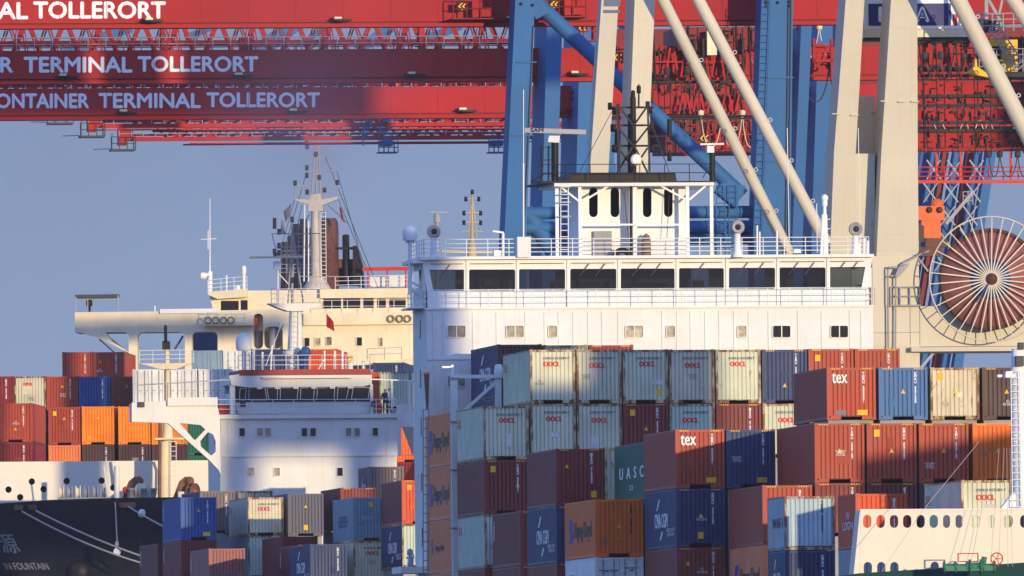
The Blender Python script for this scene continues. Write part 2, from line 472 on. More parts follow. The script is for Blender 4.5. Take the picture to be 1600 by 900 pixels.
def corr(W, pitch, g, dep):
    n = max(2, round(W / pitch)); p = W / n; P = []
    for i in range(n):
        u = i * p
        P += [(u, 0), (u + p * (1 - g), 0), (u + p * (1 - g * .68), dep), (u + p * (1 - g * .32), dep)]
    return P + [(W, 0)]
def end_mesh(H):
    def fn():
        vs, fs = [], []
        P = corr(WID - 0.25, 0.222, 0.36, 0.07); z0, z1 = 0.205, H - 0.13
        for u, d in P: vs += [(-WID / 2 + .125 + u, 0.035 + d, z0), (-WID / 2 + .125 + u, 0.035 + d, z1)]
        for i in range(len(P) - 1): fs.append((2 * i, 2 * i + 2, 2 * i + 3, 2 * i + 1))
        return vs, fs
    return local_mesh(('end_panel', H), fn)
def side_mesh(L, H, sx):
    def fn():
        vs, fs = [], []
        P = corr(L - 0.3, 0.28, 0.5, 0.036); z0, z1 = 0.15, H - 0.085
        for u, d in P: vs += [(sx * (WID / 2 - 0.008 - d), 0.15 + u, z0), (sx * (WID / 2 - 0.008 - d), 0.15 + u, z1)]
        for i in range(len(P) - 1): fs.append((2 * i, 2 * i + 2, 2 * i + 3, 2 * i + 1))
        return vs, fs
    return local_mesh(('side_panel', L, H, sx), fn)
def roof_mesh(L, H):
    def fn():
        vs, fs = [], []
        bx(vs, fs, -WID / 2 + .06, WID / 2 - .06, .1, L - .1, H - 0.05, H - 0.03)
        return vs, fs
    return local_mesh(('roof_panel', L, H), fn)
def back_mesh(L, H):
    def fn():
        vs, fs = [], []
        bx(vs, fs, -WID / 2 + .12, WID / 2 - .12, L - .07, L - .05, .14, H - 0.12)
        return vs, fs
    return local_mesh(('end_panel', L, H, 'b'), fn)
def door_mesh(H, sx):
    def fn():
        vs, fs = [], []
        a, b = sorted((sx * 0.012, sx * (WID / 2 - .13)))
        bx(vs, fs, a, b, 0.05, 0.09, 0.16, H - 0.14)
        for k in range(4):                                          # pressed panels and hinges
            z = 0.35 + k * (H - .9) / 3; bx(vs, fs, sx * (WID / 2 - .2) - .05, sx * (WID / 2 - .2) + .05, 0.02, 0.05, z, z + 0.14)
        for k in range(3):
            z = 0.2 + (k + 1) * (H - .4) / 4; bx(vs, fs, a + .02, b - .02, 0.044, 0.05, z, z + 0.02)
        return vs, fs
    return local_mesh(('door', H, sx), fn)
def lock_mesh(H, x):
    def fn():
        m = MB(); m.tube((x, 0.018, 0.1), (x, 0.018, H - 0.08), 0.03, n=6)
        for z in (0.3, 1.0, 1.75, H - 0.35):
            bx(m.v, m.f, x - .06, x + .06, 0.0, 0.045, z, z + .07)
        bx(m.v, m.f, x, x + 0.3, -0.01, 0.02, 1.22, 1.26)
        return [tuple(p) for p in m.v], m.f
    return local_mesh(('locking_bar', H, x), fn)
def tape_mesh(H):
    def fn():
        vs, fs = [], []
        for sx in (-1, 1):
            for k in range(5):
                x = sx * 0.82 - 0.28 + k * 0.115; o = len(vs)
                vs += [(x, -0.002, H - 0.115), (x + 0.055, -0.002, H - 0.115), (x + 0.10, -0.002, H - 0.035), (x + 0.045, -0.002, H - 0.035)]
                fs.append((o, o + 1, o + 2, o + 3))
        return [(a, b + .016, c) for a, b, c in vs], fs
    return local_mesh(('hazard_tape', H), fn)
def decal_mesh(kind, x, z):
    def fn():
        if kind == 'tri': return [(x - .11, .025, z), (x + .11, .025, z), (x, .025, z + .22)], [(0, 1, 2)]
        w, h = {'sq': (.14, .17), 'wide': (.25, .13), 'white': (.09, .09), 'small': (.07, .07)}[kind]
        return [(x - w, .025, z - h), (x + w, .025, z - h), (x + w, .025, z + h), (x - w, .025, z + h)], [(0, 1, 2, 3)]
    return local_mesh(('warning_sticker', kind, x, z), fn)
def patch_mesh(x, z, w, h):
    def fn(): return [(x, .027, z), (x + w, .027, z), (x + w, .027, z + h), (x, .027, z + h)], [(0, 1, 2, 3)]
    return local_mesh(('repair_patch', x, z, w, h), fn)
def end_text(sv, x0, x1, z0, z1, bold):
    def fn():
        V, Fc, _ = text_data(sv, bold)
        V, Fc = bold_copies(V, Fc, bold * .5)
        return [(x0 + (x1 - x0) * u, 0.022 - t, z0 + (z1 - z0) * v) for u, v, t in V], list(Fc)
    return local_mesh(('lettering', sv, x0, z0, x1), fn)
def side_text(sv, L, y0, y1, z0, z1, bold):               # on the long side that faces the left bank; y measured from the far end
    def fn():
        V, Fc, _ = text_data(sv, bold)
        V, Fc = bold_copies(V, Fc, bold * .4)
        return [(-WID / 2 - 0.004 - t, L - (y0 + (y1 - y0) * u), z0 + (z1 - z0) * v) for u, v, t in V], list(Fc)
    return local_mesh(('lettering', 's' + sv, y0, z0, L), fn)
def side_quad(L, pts, key):
    def fn(): return [(-WID / 2 - 0.004, L - y, z) for y, z in pts], [tuple(range(len(pts)))]
    return local_mesh(('emblem', key, L), fn)
def child(name, me, m, parent):
    o = bpy.data.objects.new(name, me); COL.objects.link(o); o.parent = parent
    if o.material_slots: o.material_slots[0].link = 'OBJECT'; o.material_slots[0].material = m
    return o
CODES = ['T\nE\nX\nU\n \n3\n4\n8\n1\n2\n7', 'T\nC\nK\nU\n \n9\n0\n6\n5\n5\n1', 'C\nM\nA\nU\n \n4\n2\n7\n3\n0\n8', 'G\nE\nS\nU\n \n5\n1\n9\n6\n4\n2']
NCODE = [0]
NCONT = [0]
def container(fr, x, z, L, H, colour, marks, label, group, end=None, side=None):
    """x = local x of the near left corner, the near end lies on the frame's plane"""
    r = thing('shipping_container', fr.w(x + WID / 2, 0, z), label, 'container', group)
    r.rotation_euler = (0, 0, fr.th)
    NCONT[0] += 1
    ec, sc = end or colour, side or colour
    child('frame', frame_mesh(L, H), cm(ec, True), r)
    marks = marks.split()
    if 'door' in marks:
        for sx in (-1, 1):
            d = child('door', door_mesh(H, sx), cm(ec), r)
            for xx in (0.28, 0.82): child('locking_bar', lock_mesh(H, sx * xx), GREY, d)
    else: child('end_panel', end_mesh(H), cm(ec), r)
    child('end_panel', back_mesh(L, H), cm(sc), r)
    for sx in (-1, 1): child('side_panel', side_mesh(L, H, sx), cm(sc), r)
    child('roof_panel', roof_mesh(L, H), cm(sc), r)
    if 'door' not in marks and L > 7:                               # painted repairs and code panels, different on each box
        R = random.Random(NCONT[0] * 13 + 5)
        if R.random() < .55: child('repair_patch', patch_mesh(round(R.uniform(-.8, .5), 1), round(R.uniform(.35, H - 1.3), 1), R.choice((.3, .45, .6)), R.choice((.25, .4, .7))), mat('repair_' + ec, tuple(min(1, c * R.uniform(.75, 1.05) + .012) for c in PAL[ec][0]), .6, vary=.25, dirt=.4, rust=.3), r)
        if R.random() < .45:
            x0 = R.choice((-.95, -.2)); z0 = R.choice((.7, 1.0, 1.3))
            child('lettering', end_text(R.choice(('MAX GR 30480 KG\nTARE 3880 KG\nPAYLOAD 26600', '22G1\nMAX 32500 KG')), x0, x0 + .5, z0, z0 + .28, 0), TXWHITE if sum(PAL[ec][0]) < .9 else TXGREY, r)
    for k in marks:
        if k == 'tape': child('hazard_tape', tape_mesh(H), YELLOW, r)
        elif k in ('code', 'codeb'):
            NCODE[0] += 1; child('lettering', end_text(CODES[NCODE[0] % 4], 0.55, 0.67, H - 1.75, H - .25, .03), TXWHITE if k == 'code' else TXBLACK, r)
        elif k.startswith('tri'): child('warning_sticker', decal_mesh('tri', -.65 if 'l' in k[3:] else .6 if 'r' in k[3:] else 0.0, H * (.66 if '1' in k else .3 if '0' in k else .5)), YELLOW, r)
        elif k.startswith('sq'): child('warning_sticker', decal_mesh('sq', -.72 if 'l' in k[2:] else .72 if 'r' in k[2:] else 0.0, H * (.83 if k.endswith('t') else .2)), YELLOW, r)
        elif k.startswith('wide'): child('warning_sticker', decal_mesh('wide', .55, H * .14), YELLOW, r)
        elif k == 'patch': child('warning_sticker', decal_mesh('wide', -.5, H * .14), TXGREY, r)
        elif k == 'oocl':
            jx, jz = (NCONT[0] * 7 % 5 - 2) * .05, (NCONT[0] * 3 % 4 - 2) * .035; child('lettering', end_text('OOCL', -.42 + jx, .42 + jx, H - .95 + jz, H - .69 + jz, .05), TXRED, r)
            child('lettering', end_text('OOLU 815204 7', -.5, .9, H - .54, H - .41, .02), TXGREY, r)
        elif k == 'oosd': child('lettering', side_text('O\nO', L, .5, 1.9, H - 1.0, H - .55, .05), TXRED, r)
        elif k == 'tex': child('lettering', end_text('tex', -.95, -.2, H - .78, H - .28, .035), TXWHITE, r)
        elif k == 'hapag':
            child('lettering', side_text('Hapag-Lloyd', L, 3.7, 10.8, H * .28, H * .64, .03), TXBLUE if colour == 'white' else TXBLACK, r)
            child('emblem', side_quad(L, [(1.7, H * .28), (3.2, H * .28), (3.4, H * .44), (2.8, H * .54), (3.3, H * .70), (2.0, H * .70), (1.7, H * .52), (2.2, H * .44)], 'h%.2f' % H), TXBLUE, r)
        elif k == 'hapags':
            child('lettering', side_text('Hapag-Lloyd', L, 4.2, 8.2, H * .40, H * .54, .03), TXBLACK, r)
            child('emblem', side_quad(L, [(2.2, H * .38), (3.1, H * .38), (3.3, H * .48), (2.9, H * .54), (3.2, H * .66), (2.4, H * .66), (2.2, H * .55), (2.5, H * .48)], 'g%.2f' % H), TXBLUE, r)
        elif k == 'cma':
            y = L * .33
            child('lettering', side_text('CMA CGM', L, y, y + L * .40, H * .36, H * .60, .04), TXWHITE, r)
            child('emblem', side_quad(L, [(L * .38, H * .66), (L * .42, H * .66), (L * .50, H * .86), (L * .45, H * .84)], 'a'), TXWHITE, r)
            child('emblem', side_quad(L, [(L * .48, H * .16), (L * .52, H * .14), (L * .58, H * .28), (L * .54, H * .30)], 'b'), TXWHITE, r)
            child('lettering', side_text('NEDLLOYD\nCMAU 48', L, L * .70, L * .95, H * .20, H * .34, .01), TXWHITE, r)
        elif k == 'uasc':
            child('lettering', side_text('U  A  S  C', L, L * .16, L * .94, H * .40, H * .60, .03), TXWHITE, r)
            child('lettering', side_text('22', L, L * .48, L * .6, H * .2, H * .28, .02), TXWHITE, r)
        elif k == 'cscl': child('lettering', side_text('CHINA\nSHIPPING\nGROUP', L, L * .24, L * .74, H * .33, H * .60, .02), DBLUE, r)
        elif k == 'msk': child('lettering', side_text('WAF-I', L, L * .3, L * .9, H * .42, H * .60, .04), TXBLACK, r)
        elif k == 'logo': child('lettering', side_text('W\nLOGIN', L, L * .28, L * .85, H * .35, H * .68, .01), TXWHITE, r)
        elif k == 'sidecode': child('lettering', side_text('T\nE\nX\nU\n4\n8\n0\n9', L, L * .04, L * .10, H * .5, H * .85, .02), TXWHITE, r)
        elif k == 'reefer': child('lettering', end_text('Hapag-Lloyd', -1.0, -.1, H - .75, H - .6, .02), TXBLUE, r); child('lettering', end_text('HLBU 902551 1\n45R1', .25, 1.0, H - .72, H - .5, .01), TXBLACK, r)
        elif k == 'redlogo': child('lettering', end_text('OPDR', -.55, .15, H - .75, H - .5, .04), TXRED, r)
    return r
GROUPS = {}
def stack(fr, px, py, items, group, pedestals=None):
    """items from the top of the stack downwards: (L, H, colour, marks, label[, end colour])"""
    x, _, z = fr.at(px, py)
    for it in items:
        L, H, colour, marks, label = it[:5]
        z -= H
        container(fr, x, z, L, H, colour, marks, label, group, end=it[5] if len(it) > 5 else None)
    if pedestals is not None: pedestals.append((fr, x, z, items[-1][0]))
# ------------------------------------------------------------------ water and quay
def flat(name, pts, z, m, thick=None):
    mb = MB(); n = len(pts)
    vs = [(x, y, z) for x, y in pts]
    if thick:
        mb.add(vs + [(x, y, z - thick) for x, y in pts], [tuple(range(n)), tuple(reversed(range(n, 2 * n)))] + [(i, i + n, (i + 1) % n + n, (i + 1) % n) for i in range(n)])
    else: mb.add(vs, [tuple(range(n))])
    return tag(mb.build(name, m, org=(0, 0, 0)), kind='structure')
wm = mat('harbour_water', (0.03, 0.045, 0.05), 0.15, vary=0.3, dirt=0.1, scale=0.05)
flat('water', [(-6000, -1500), (6000, -1500), (6000, 9000), (-6000, 9000)], 0.0, wm)
CONC = mat('quay_concrete', (0.30, 0.29, 0.27), 0.8, vary=0.2, dirt=0.3, scale=0.1)
flat('quay', [(-3.5, 1082), (60, 1082), (60, 500), (400, 500), (400, 1900), (-3.5, 1900)], 2.4, CONC, 4.0)
kb = MB()
kb.bar((-3.3, 1082, 2.5), (-3.3, 1900, 2.5), 0.4, 0.25); kb.bar((60.2, 500, 2.5), (60.2, 1082, 2.5), 0.4, 0.25)
tag(kb.build('kerb', CONC, org=(0, 0, 0)), kind='structure')

# ------------------------------------------------------------------ ship B: the container ship in front
FB = Fr(1056, 1000)
SB = thing('container_ship', FB.w(0, -60, 0), 'container ship with the long white bridge front and the slotted white funnel house', 'ship')
PED = []
GB = 'containers stacked on the deck before the white bridge'
def bay(D, px): return Fr(D, px)
b41, b27, b12, b72, b58, b44, b30, b15, b00 = bay(1041, 760), bay(1027, 1000), bay(1012, 812), bay(972, 868), bay(958, 960), bay(944, 1200), bay(930, 1350), bay(915, 1225), bay(900, 1400)
HC, ST, FT, TW = 2.896, 2.591, 12.192, 6.058
stack(b41, 705, 643, [(FT, HC, 'orangeh', 'hapag', 'dull orange container at the top of the column beside the white lashing frame post'),
  (FT, HC, 'orangeh', 'hapag', 'dull orange container second from the top beside the white lashing frame post'),
  (FT, HC, 'orangeh', 'hapags', 'dull orange container with the smaller lettering beside the white lashing frame post'),
  (FT, HC, 'orangeh', '', 'dull orange container lowest in the column beside the white lashing frame post')], GB, PED)
stack(b41, 777, 538, [(FT, HC, 'navy', 'cma', 'dark navy container behind the white lashing frame, its brown end just showing', 'darkbrown'),
  (FT, HC, 'navy', 'cma', 'navy container under the dark navy one behind the white lashing frame')], GB, PED)
stack(b41, 849, 539, [(FT, HC, 'greygreen', 'tape', 'grey green container peeking over the grey row against the white bridge front')], GB, PED)
stack(b41, 920, 539, [(FT, HC, 'darkred', 'tape', 'dark red container peeking over the grey row against the white bridge front')], GB, PED)
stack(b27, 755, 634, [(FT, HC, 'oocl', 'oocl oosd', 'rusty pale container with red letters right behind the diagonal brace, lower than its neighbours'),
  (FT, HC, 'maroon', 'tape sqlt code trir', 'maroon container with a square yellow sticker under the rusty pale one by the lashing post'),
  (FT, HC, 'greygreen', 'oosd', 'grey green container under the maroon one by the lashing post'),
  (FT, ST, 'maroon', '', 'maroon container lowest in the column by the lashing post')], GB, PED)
stack(b27, 828, 546, [(FT, HC, 'oocl', 'oocl oosd', 'first pale grey container of the top row, its long grey side showing'),
  (FT, HC, 'oocl', 'oocl', 'pale grey container in the second row above the maroon one with the sunlit top edge')], GB, PED)
stack(b27, 900.5, 546, [(FT, HC, 'oocl', 'oocl', 'second pale grey container of the top row, beside the first one with the showing side'),
  (FT, HC, 'oocl', 'oocl', 'pale grey container in the second row next to the maroon container with square sticker')], GB, PED)
stack(b27, 973, 546, [(FT, HC, 'oocl', 'oocl sqr', 'pale grey container of the top row with a yellow sticker low on its end'),
  (FT, HC, 'maroon', 'tape sqlt tri code', 'maroon container with square and triangle stickers under the pale one with yellow sticker')], GB, PED)
stack(b27, 1045.5, 546, [(FT, HC, 'cream', 'oocl', 'creamiest container of the top row, between the stickered pale one and its twin'),
  (FT, HC, 'greygreen', 'oocl', 'pale container in the second row between two maroon ones')], GB, PED)
stack(b27, 1118, 546, [(FT, HC, 'oocl', 'oocl', 'pale container of the top row right beside the navy one'),
  (FT, HC, 'maroon', 'tape code', 'maroon container in the second row above the blue container with yellow sticker')], GB, PED)
stack(b27, 1190.5, 546, [(FT, HC, 'navy', 'tape code tri0', 'navy container of the top row between the pale and the red ones'),
  (FT, HC, 'oocl', 'oocl', 'rusty pale container under the navy one, half hidden by the large purple side')], GB, PED)
stack(b27, 1263, 545, [(FT, HC, 'red', 'tape code sqlt tri', 'red container of the top row next to the navy one, with square sticker')], GB, PED)
stack(b27, 1335.5, 545, [(FT, HC, 'red', 'tape code tri', 'last red container of the top row, before the beige crane leg')], GB, PED)
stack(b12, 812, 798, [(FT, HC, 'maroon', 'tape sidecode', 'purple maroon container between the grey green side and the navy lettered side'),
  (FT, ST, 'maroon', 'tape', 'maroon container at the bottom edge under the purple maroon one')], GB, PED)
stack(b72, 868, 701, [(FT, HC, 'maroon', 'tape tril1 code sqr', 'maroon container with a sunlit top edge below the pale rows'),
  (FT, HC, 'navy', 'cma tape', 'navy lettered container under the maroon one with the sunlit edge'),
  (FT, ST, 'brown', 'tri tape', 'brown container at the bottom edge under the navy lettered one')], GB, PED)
stack(b72, 944.5, 699, [(FT, HC, 'rustcream', 'tape', 'rusty cream container end squeezed between maroon and green ones')], GB, PED)
stack(b58, 929, 780, [(FT, HC, 'orange', 'hapag tape tri codeb', 'bright orange container in the middle of the dark lower rows'),
  (FT, ST, 'white', 'hapag door reefer', 'white refrigerated container with locking bars under the bright orange one')], GB, PED)
stack(b58, 1008, 690, [(FT, HC, 'green', 'uasc', 'dark green container with wide spaced white letters')], GB, PED)
stack(b44, 1055, 671, [(FT, HC, 'red', 'tex tape code wide', 'red container with white lettering sitting on the navy lettered one'),
  (FT, HC, 'navy', 'cma tape tri code sq', 'navy lettered container with yellow triangle and square under the red one'),
  (FT, ST, 'brown', 'tape tril1 code', 'brown container at the bottom edge under the navy one with the triangle')], GB, PED)
stack(b44, 1134.5, 671, [(FT, HC, 'navy', 'tape code wide', 'navy container with a wide yellow sticker beside the lower white lettered red one')], GB, PED)
stack(b44, 1291.5, 574, [(FT, ST, 'red', 'tex tape code wide patch', 'sunlit red container with white lettering standing highest in the front rows')], GB, PED)
stack(b44, 1372.5, 574, [(FT, ST, 'midblue', 'tape tri code', 'mid blue container between the sunlit red and the rusty cream ones')], GB, PED)
stack(b44, 1453.5, 574, [(FT, ST, 'rustcream', 'tape sqlt tri', 'rusty cream container beside the mid blue one')], GB, PED)
stack(b44, 1534.5, 574, [(FT, ST, 'darkbrown', 'tape tri', 'dark brown container behind the white foremast')], GB, PED)
stack(b30, 1191, 758, [(FT, HC, 'red', 'tape tril1 code', 'red container end peeking out above the weathered pale blue short one'),
  (FT, HC, 'orangeh', 'hapag', 'dull orange container beside the lower navy short one')], GB, PED)
F45 = 13.6
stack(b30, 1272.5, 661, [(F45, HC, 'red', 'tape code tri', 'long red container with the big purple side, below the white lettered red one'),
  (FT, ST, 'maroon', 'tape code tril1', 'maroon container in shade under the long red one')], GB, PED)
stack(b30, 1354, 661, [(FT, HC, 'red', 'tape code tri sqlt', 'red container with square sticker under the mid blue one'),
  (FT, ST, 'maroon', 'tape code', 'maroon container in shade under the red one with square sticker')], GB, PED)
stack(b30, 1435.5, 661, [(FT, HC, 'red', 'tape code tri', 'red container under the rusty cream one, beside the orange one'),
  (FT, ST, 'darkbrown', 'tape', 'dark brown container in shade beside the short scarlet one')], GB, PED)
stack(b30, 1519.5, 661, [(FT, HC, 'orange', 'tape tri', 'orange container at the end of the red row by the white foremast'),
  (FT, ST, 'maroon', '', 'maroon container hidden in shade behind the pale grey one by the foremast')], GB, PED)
stack(b15, 1225, 775, [(TW, ST, 'paleblue', 'codeb msk', 'short weathered pale blue container with rust streaks'),
  (TW, ST, 'navy', 'cma code', 'short navy container under the weathered pale blue one')], GB, PED)
stack(b00, 1336.5, 771, [(TW, ST, 'scarlet', 'logo code', 'short scarlet container standing behind the row of oval openings', 'scarlet'),
  (TW, ST, 'grey', '', 'short grey container under the scarlet one beside the white breakwater')], GB, PED)
stack(b00, 1501.5, 750, [(FT, ST, 'oocl', 'oocl oosd', 'pale grey container behind the white breakwater under the orange one')], GB, PED)
# hull and deck
cx = FB.at(1010, 800)[0]
def hull(fr, outl, z0, z1, z2s, name, m, parent, flare=1.0):
    mb = MB(); n = len(outl)
    vs = [fr.w(x * flare + 0 * x, y, z0) for x, y in outl] + [fr.w(x, y, zz) for (x, y), zz in zip(outl, z2s)]
    mb.add(vs, [tuple(reversed(range(n))), tuple(range(n, 2 * n))] + [(i, (i + 1) % n, (i + 1) % n + n, i + n) for i in range(n)])
    return mb.build(name, m, parent)
ob = [(cx - 15.5, 16), (cx - 15.5, -148), (cx - 12, -166), (cx - 5, -180), (cx, -186), (cx + 5, -180), (cx + 12, -166), (cx + 15.5, -148), (cx + 15.5, 16)]
hull(FB, ob, -1.5, 8, [8] * 9, 'hull', GREENH, SB)
for fr, x, z, L in PED:
    mb = MB(); mb.box(fr, x + .1, x + WID - .1, 0.3, L - .3, 8.004, z - 0.004); mb.build('hatch_cover', GREY, SB)
FA = Fr(886, 1600)
mb = MB(); mb.prism(FA, [(1308, 900), (1345, 895.5), (1600, 879), (1760, 871), (1760, 1060), (1308, 1060)], -1.0, -0.3); mb.build('bow_plating', GREENH, SB)
hol = [slot(c - w / 2, 804.5, c + w / 2, 825) for c, w in ((1355, 13), (1376, 13), (1397, 13), (1417.5, 13), (1438.5, 13), (1459, 13), (1479, 11), (1498.5, 11), (1523, 16.5), (1548.5, 11), (1574.5, 16.5), (1601, 14), (1628, 12), (1655, 12))]
hol += [slot(c - 6.5, 878, c + 6.5, 899) for c in (1356, 1377, 1397.5)] + [slot(1454, 877.5, 1467, 899)]
mb = MB(); mb.plate(FA, [(1343.5, 900), (1344.5, 797), (1700, 795), (1700, 900)], hol, 0.0, 0.12)
mb.prism(FA, [(1333, 905), (1343.5, 800), (1344.5, 797), (1344.3, 905)], 0.02, 1.6)
br = mb.build('breakwater', mat('warm_white_paint', (.70, .63, .50), .5, vary=.05, dirt=.1, rust=.12), SB)
mb = MB()                                                       # ribs on the back and a cap rail
mb.prism(FA, [(1344, 795.6), (1700, 793.6), (1700, 796), (1344, 798)], -0.05, 0.2)
mb.build('cap_rail', WHITE, br)
# foremast with ladder and lamp
mb = MB()
mb.tube(FA.P(1600, 800, 3), FA.P(1592, 604, 3), 0.52, 0.40, n=14); mb.tube(FA.P(1592, 606, 3), FA.P(1591, 545, 3), 0.42, 0.3, n=14)
mb.prism(FA, [(1560, 800), (1583, 770), (1590, 770), (1590, 800)], 2.7, 3.3); fm = mb.build('foremast', RAILW, SB)
mb = MB(); mb.ladder(FA.P(1589, 792, 2.4), FA.P(1586.5, 580, 2.4), 0.42, FA.b, 0.3, 0.024)
for y in (600, 640, 680, 690, 720): mb.tube(FA.P(1584, y, 2.4), FA.P(1594, y, 3), 0.03)
mb.build('ladder', RAILW, fm)
mb = MB(); mb.bar(FA.P(1558, 587.5, 2.4), FA.P(1590, 586.5, 2.8), .1, .12); mb.prism(FA, [(1572, 580), (1582, 580), (1583, 590), (1571, 590)], 2.1, 2.5); mb.build('lamp', TXWHITE, fm)
mb = MB(); mb.pbox(FA, 1588, 556, 1600, 572, 2.3, 2.9); mb.pbox(FA, 1592, 535, 1600, 546, 2.5, 3); mb.build('horn', DGREY, fm)
mb = MB()
for q in (((1421, 0), (1378, 899)), ): pass
mb.path([FA.P(1530, 690, -3), FA.P(1440, 800, -4), FA.P(1378, 893, -5)], .012)
for a, b in (((1561, 700), (1548, 880)), ((1569, 700), (1560, 885)), ((1573, 700), (1575, 885)), ((1578, 700), (1582, 885))): mb.tube(FA.P(*a, -1.5), FA.P(*b, -4), .009)
mb.build('stay', ROPE, fm)
# deck gear on the bow
g = MB(); g.pbox(FA, 1496.5, 864, 1529, 865.6, -3.1, -3); g.pbox(FA, 1496.5, 865.6, 1498, 878, -3.1, -3); g.pbox(FA, 1527.5, 865.6, 1529, 878, -3.1, -3); g.pbox(FA, 1496.5, 876.6, 1529, 878, -3.08, -3.02)
tag(g.build('guard_frame', SIGNRED, org=FA.P(1512, 890, -3)), 'small red rectangular frame standing on the green bow before the white breakwater', 'frame')
rt = thing('winch', FA.P(1530, 885, -3), 'green mooring winch on the bow with a red spoked handwheel', 'winch')
g = MB()
for c, r in ((1484, 9), (1502, 8), (1524, 12), (1545, 9)):
    p = FA.P(c, 886, -3.6); g.lathe(p, FA.b, [(0, -.3), (r * .03, -.3), (r * .03, -.22), (r * .018, -.2), (r * .018, .2), (r * .03, .22), (r * .03, .3), (0, .3)], 14)
g.pbox(FA, 1478, 884, 1552, 892, -3.8, -3.2); g.tube(FA.P(1536, 885, -3.5), FA.P(1538, 870, -3.5), .12); g.build('drum', GREEN, rt)
g = MB(); p = FA.P(1557.5, 873, -4); g.ring(p, FA.a, .27, .028, 24, 6)
for k in range(5):
    t = k * math.pi * 2 / 5; g.tube(p, p + FA.b * math.cos(t) * .27 + Vector((0, 0, math.sin(t) * .27)), .02, n=5)
g.build('handwheel', SIGNRED, rt)
# ---- deckhouse
dk = MB(); L0, L1 = FB.at(667, 500)[0], FB.at(1364, 500)[0]
z480, zb = FB.at(1000, 482)[2], 8.004
dk.box(FB, L0, L1, 0, 6.6, zb, z480)
for px in (677, 693, 739, 776, 821, 851, 873, 896, 919, 941, 966, 1035, 1058, 1079, 1102, 1124, 1147, 1170, 1201, 1247, 1284, 1328, 1346):
    x = FB.at(px, 520)[0]; dk.box(FB, x - .03, x + .03, -.045, -.001, FB.at(px, 640)[2], z480 - .15)
x = FB.at(667, 561)[2]; dk.box(FB, L0 + .02, L1 - .02, -.07, -.002, x - .05, x + .05)
dk.box(FB, L0 - .03, L1 + .03, -.1, 6.7, z480 + .002, z480 + .11)
deckhouse = dk.build('deckhouse', WHITE, SB)
def window(fr, px0, py0, px1, py1, parent, pane=GLASSD, d=0.0, split=False, m=WHITE, rr=2.4):
    mb = MB(); w = 1.2
    mb.plate(fr, rrect(px0 - w, py0 - w, px1 + w, py1 + w, rr + .6), [rrect(px0, py0, px1, py1, rr)], d - .09, .085)
    if split: c = (px0 + px1) / 2; mb.pbox(fr, c - .8, py0 + .3, c + .8, py1 - .3, d - .045, d - .012)
    f = mb.build('window', m, parent)
    g = MB(); g.prism(fr, rrect(px0 - .3, py0 - .3, px1 + .3, py1 + .3, rr), d - .01, d - .004); g.build('pane', pane, f)
    return f
for a, b, c in ((700, 727, CURT), (791.5, 818, CURT), (857.5, 870, CURT), (978, 1004.5, CURT), (1041.5, 1054.5, CURT), (1153, 1166, CURT), (1208, 1235, GLASSD), (1298.5, 1325, GLASSD)):
    window(FB, a, 509, b, 527, deckhouse, c, split=b - a > 20)
window(FB, 700, 587, 727, 604, deckhouse, CURT, split=True)
# left side of the house: small doors and rails
multi('side_window', GLASSD, deckhouse, [(FB.at(667, q)[2],) for q in (512, 590, 665, 752, 838)], lambda mb, zz: mb.box(FB, L0 - .04, L0 - .001, 3.0, 3.6, zz - .5, zz + .5))
mb = MB(); xx = FB.at(630, 893)[0]; zz = FB.at(640, 885)[2]; mb.box(FB, xx, L0 - .002, 1.0, 5.5, zz - .35, zz); mb.build('side_platform', WHITE, deckhouse)
# ---- wheelhouse
WIN = [(670, 726), (733, 805), (811, 883), (891, 963), (970, 1054), (1061, 1131), (1139, 1211), (1218, 1290), (1296, 1352)]
holes = []
for i, (a, b) in enumerate(WIN):
    y0 = 421.5 - (a - 670) * 4.5 / 680; y1 = 454.5 - (a - 670) * 4.5 / 680
    h = rrect(a, y0, b, y1, 2.6)
    if i == 0: h = [(671, y0), (725, y0 - .3), (725, y1), (677, y1)]
    if i == 8: h = [(1297, y0), (1352, y0 - .3), (1346, y1), (1297, y1)]
    holes.append(h)
mb = MB(); mb.plate_row(FB, (659, 404.5), (1364, 400), (668, 459), (1353, 456), holes, 1.0, .14)
mb.prism(FB, [(668, 459), (1353, 456), (1353, 483), (668, 483)], 1.0, 1.2)
xl, xr, z0, z1 = FB.at(662, 430, 1)[0], FB.at(1357, 430, 1)[0], z480 + .12, FB.at(1000, 404, 1)[2]
mb.box(FB, xl, xl + .12, 1.15, 2.0, z0, z1); mb.box(FB, xr - .12, xr, 1.15, 2.0, z0, z1)
mb.box(FB, xl, xl + .12, 2.0, 5.8, z0, z0 + 1.2); mb.box(FB, xr - .12, xr, 2.0, 5.8, z0, z0 + 1.2)
mb.box(FB, xl, xl + .12, 2.0, 5.8, z1 - .5, z1); mb.box(FB, xr - .12, xr, 2.0, 5.8, z1 - .5, z1)
mb.box(FB, xl, xr, 5.8, 6.0, z0, z0 + 1.15); mb.box(FB, xl, xr, 5.8, 6.0, z1 - .45, z1)
for px0, px1 in ((655, 672), (712, 800), (868, 1080), (1108, 1140), (1195, 1240), (1262, 1292), (1330, 1362)):
    a, b = FB.at(px0, 430, 5.8)[0], FB.at(px1, 430, 5.8)[0]; mb.box(FB, a, b, 5.8, 6.0, z0 + 1.15, z1 - .45)
for a, b in ((726, 733), (805, 811), (883, 891), (963, 970), (1054, 1061), (1131, 1139), (1211, 1218), (1290, 1296)):
    c = (a + b) / 2; p, q = FB.P(c, 406 - (c - 670) * 4.5 / 680, .95), FB.P(c, 482, .95); mb.bar(p, q, .07, .05, up=FB.a)
wheel = mb.build('wheelhouse', WHITE, SB)
mb = MB(); mb.box(FB, xl - .25, xr + .25, .55, 6.6, z1 + .002, z1 + .16); roof = mb.build('roof', WHITE, wheel)
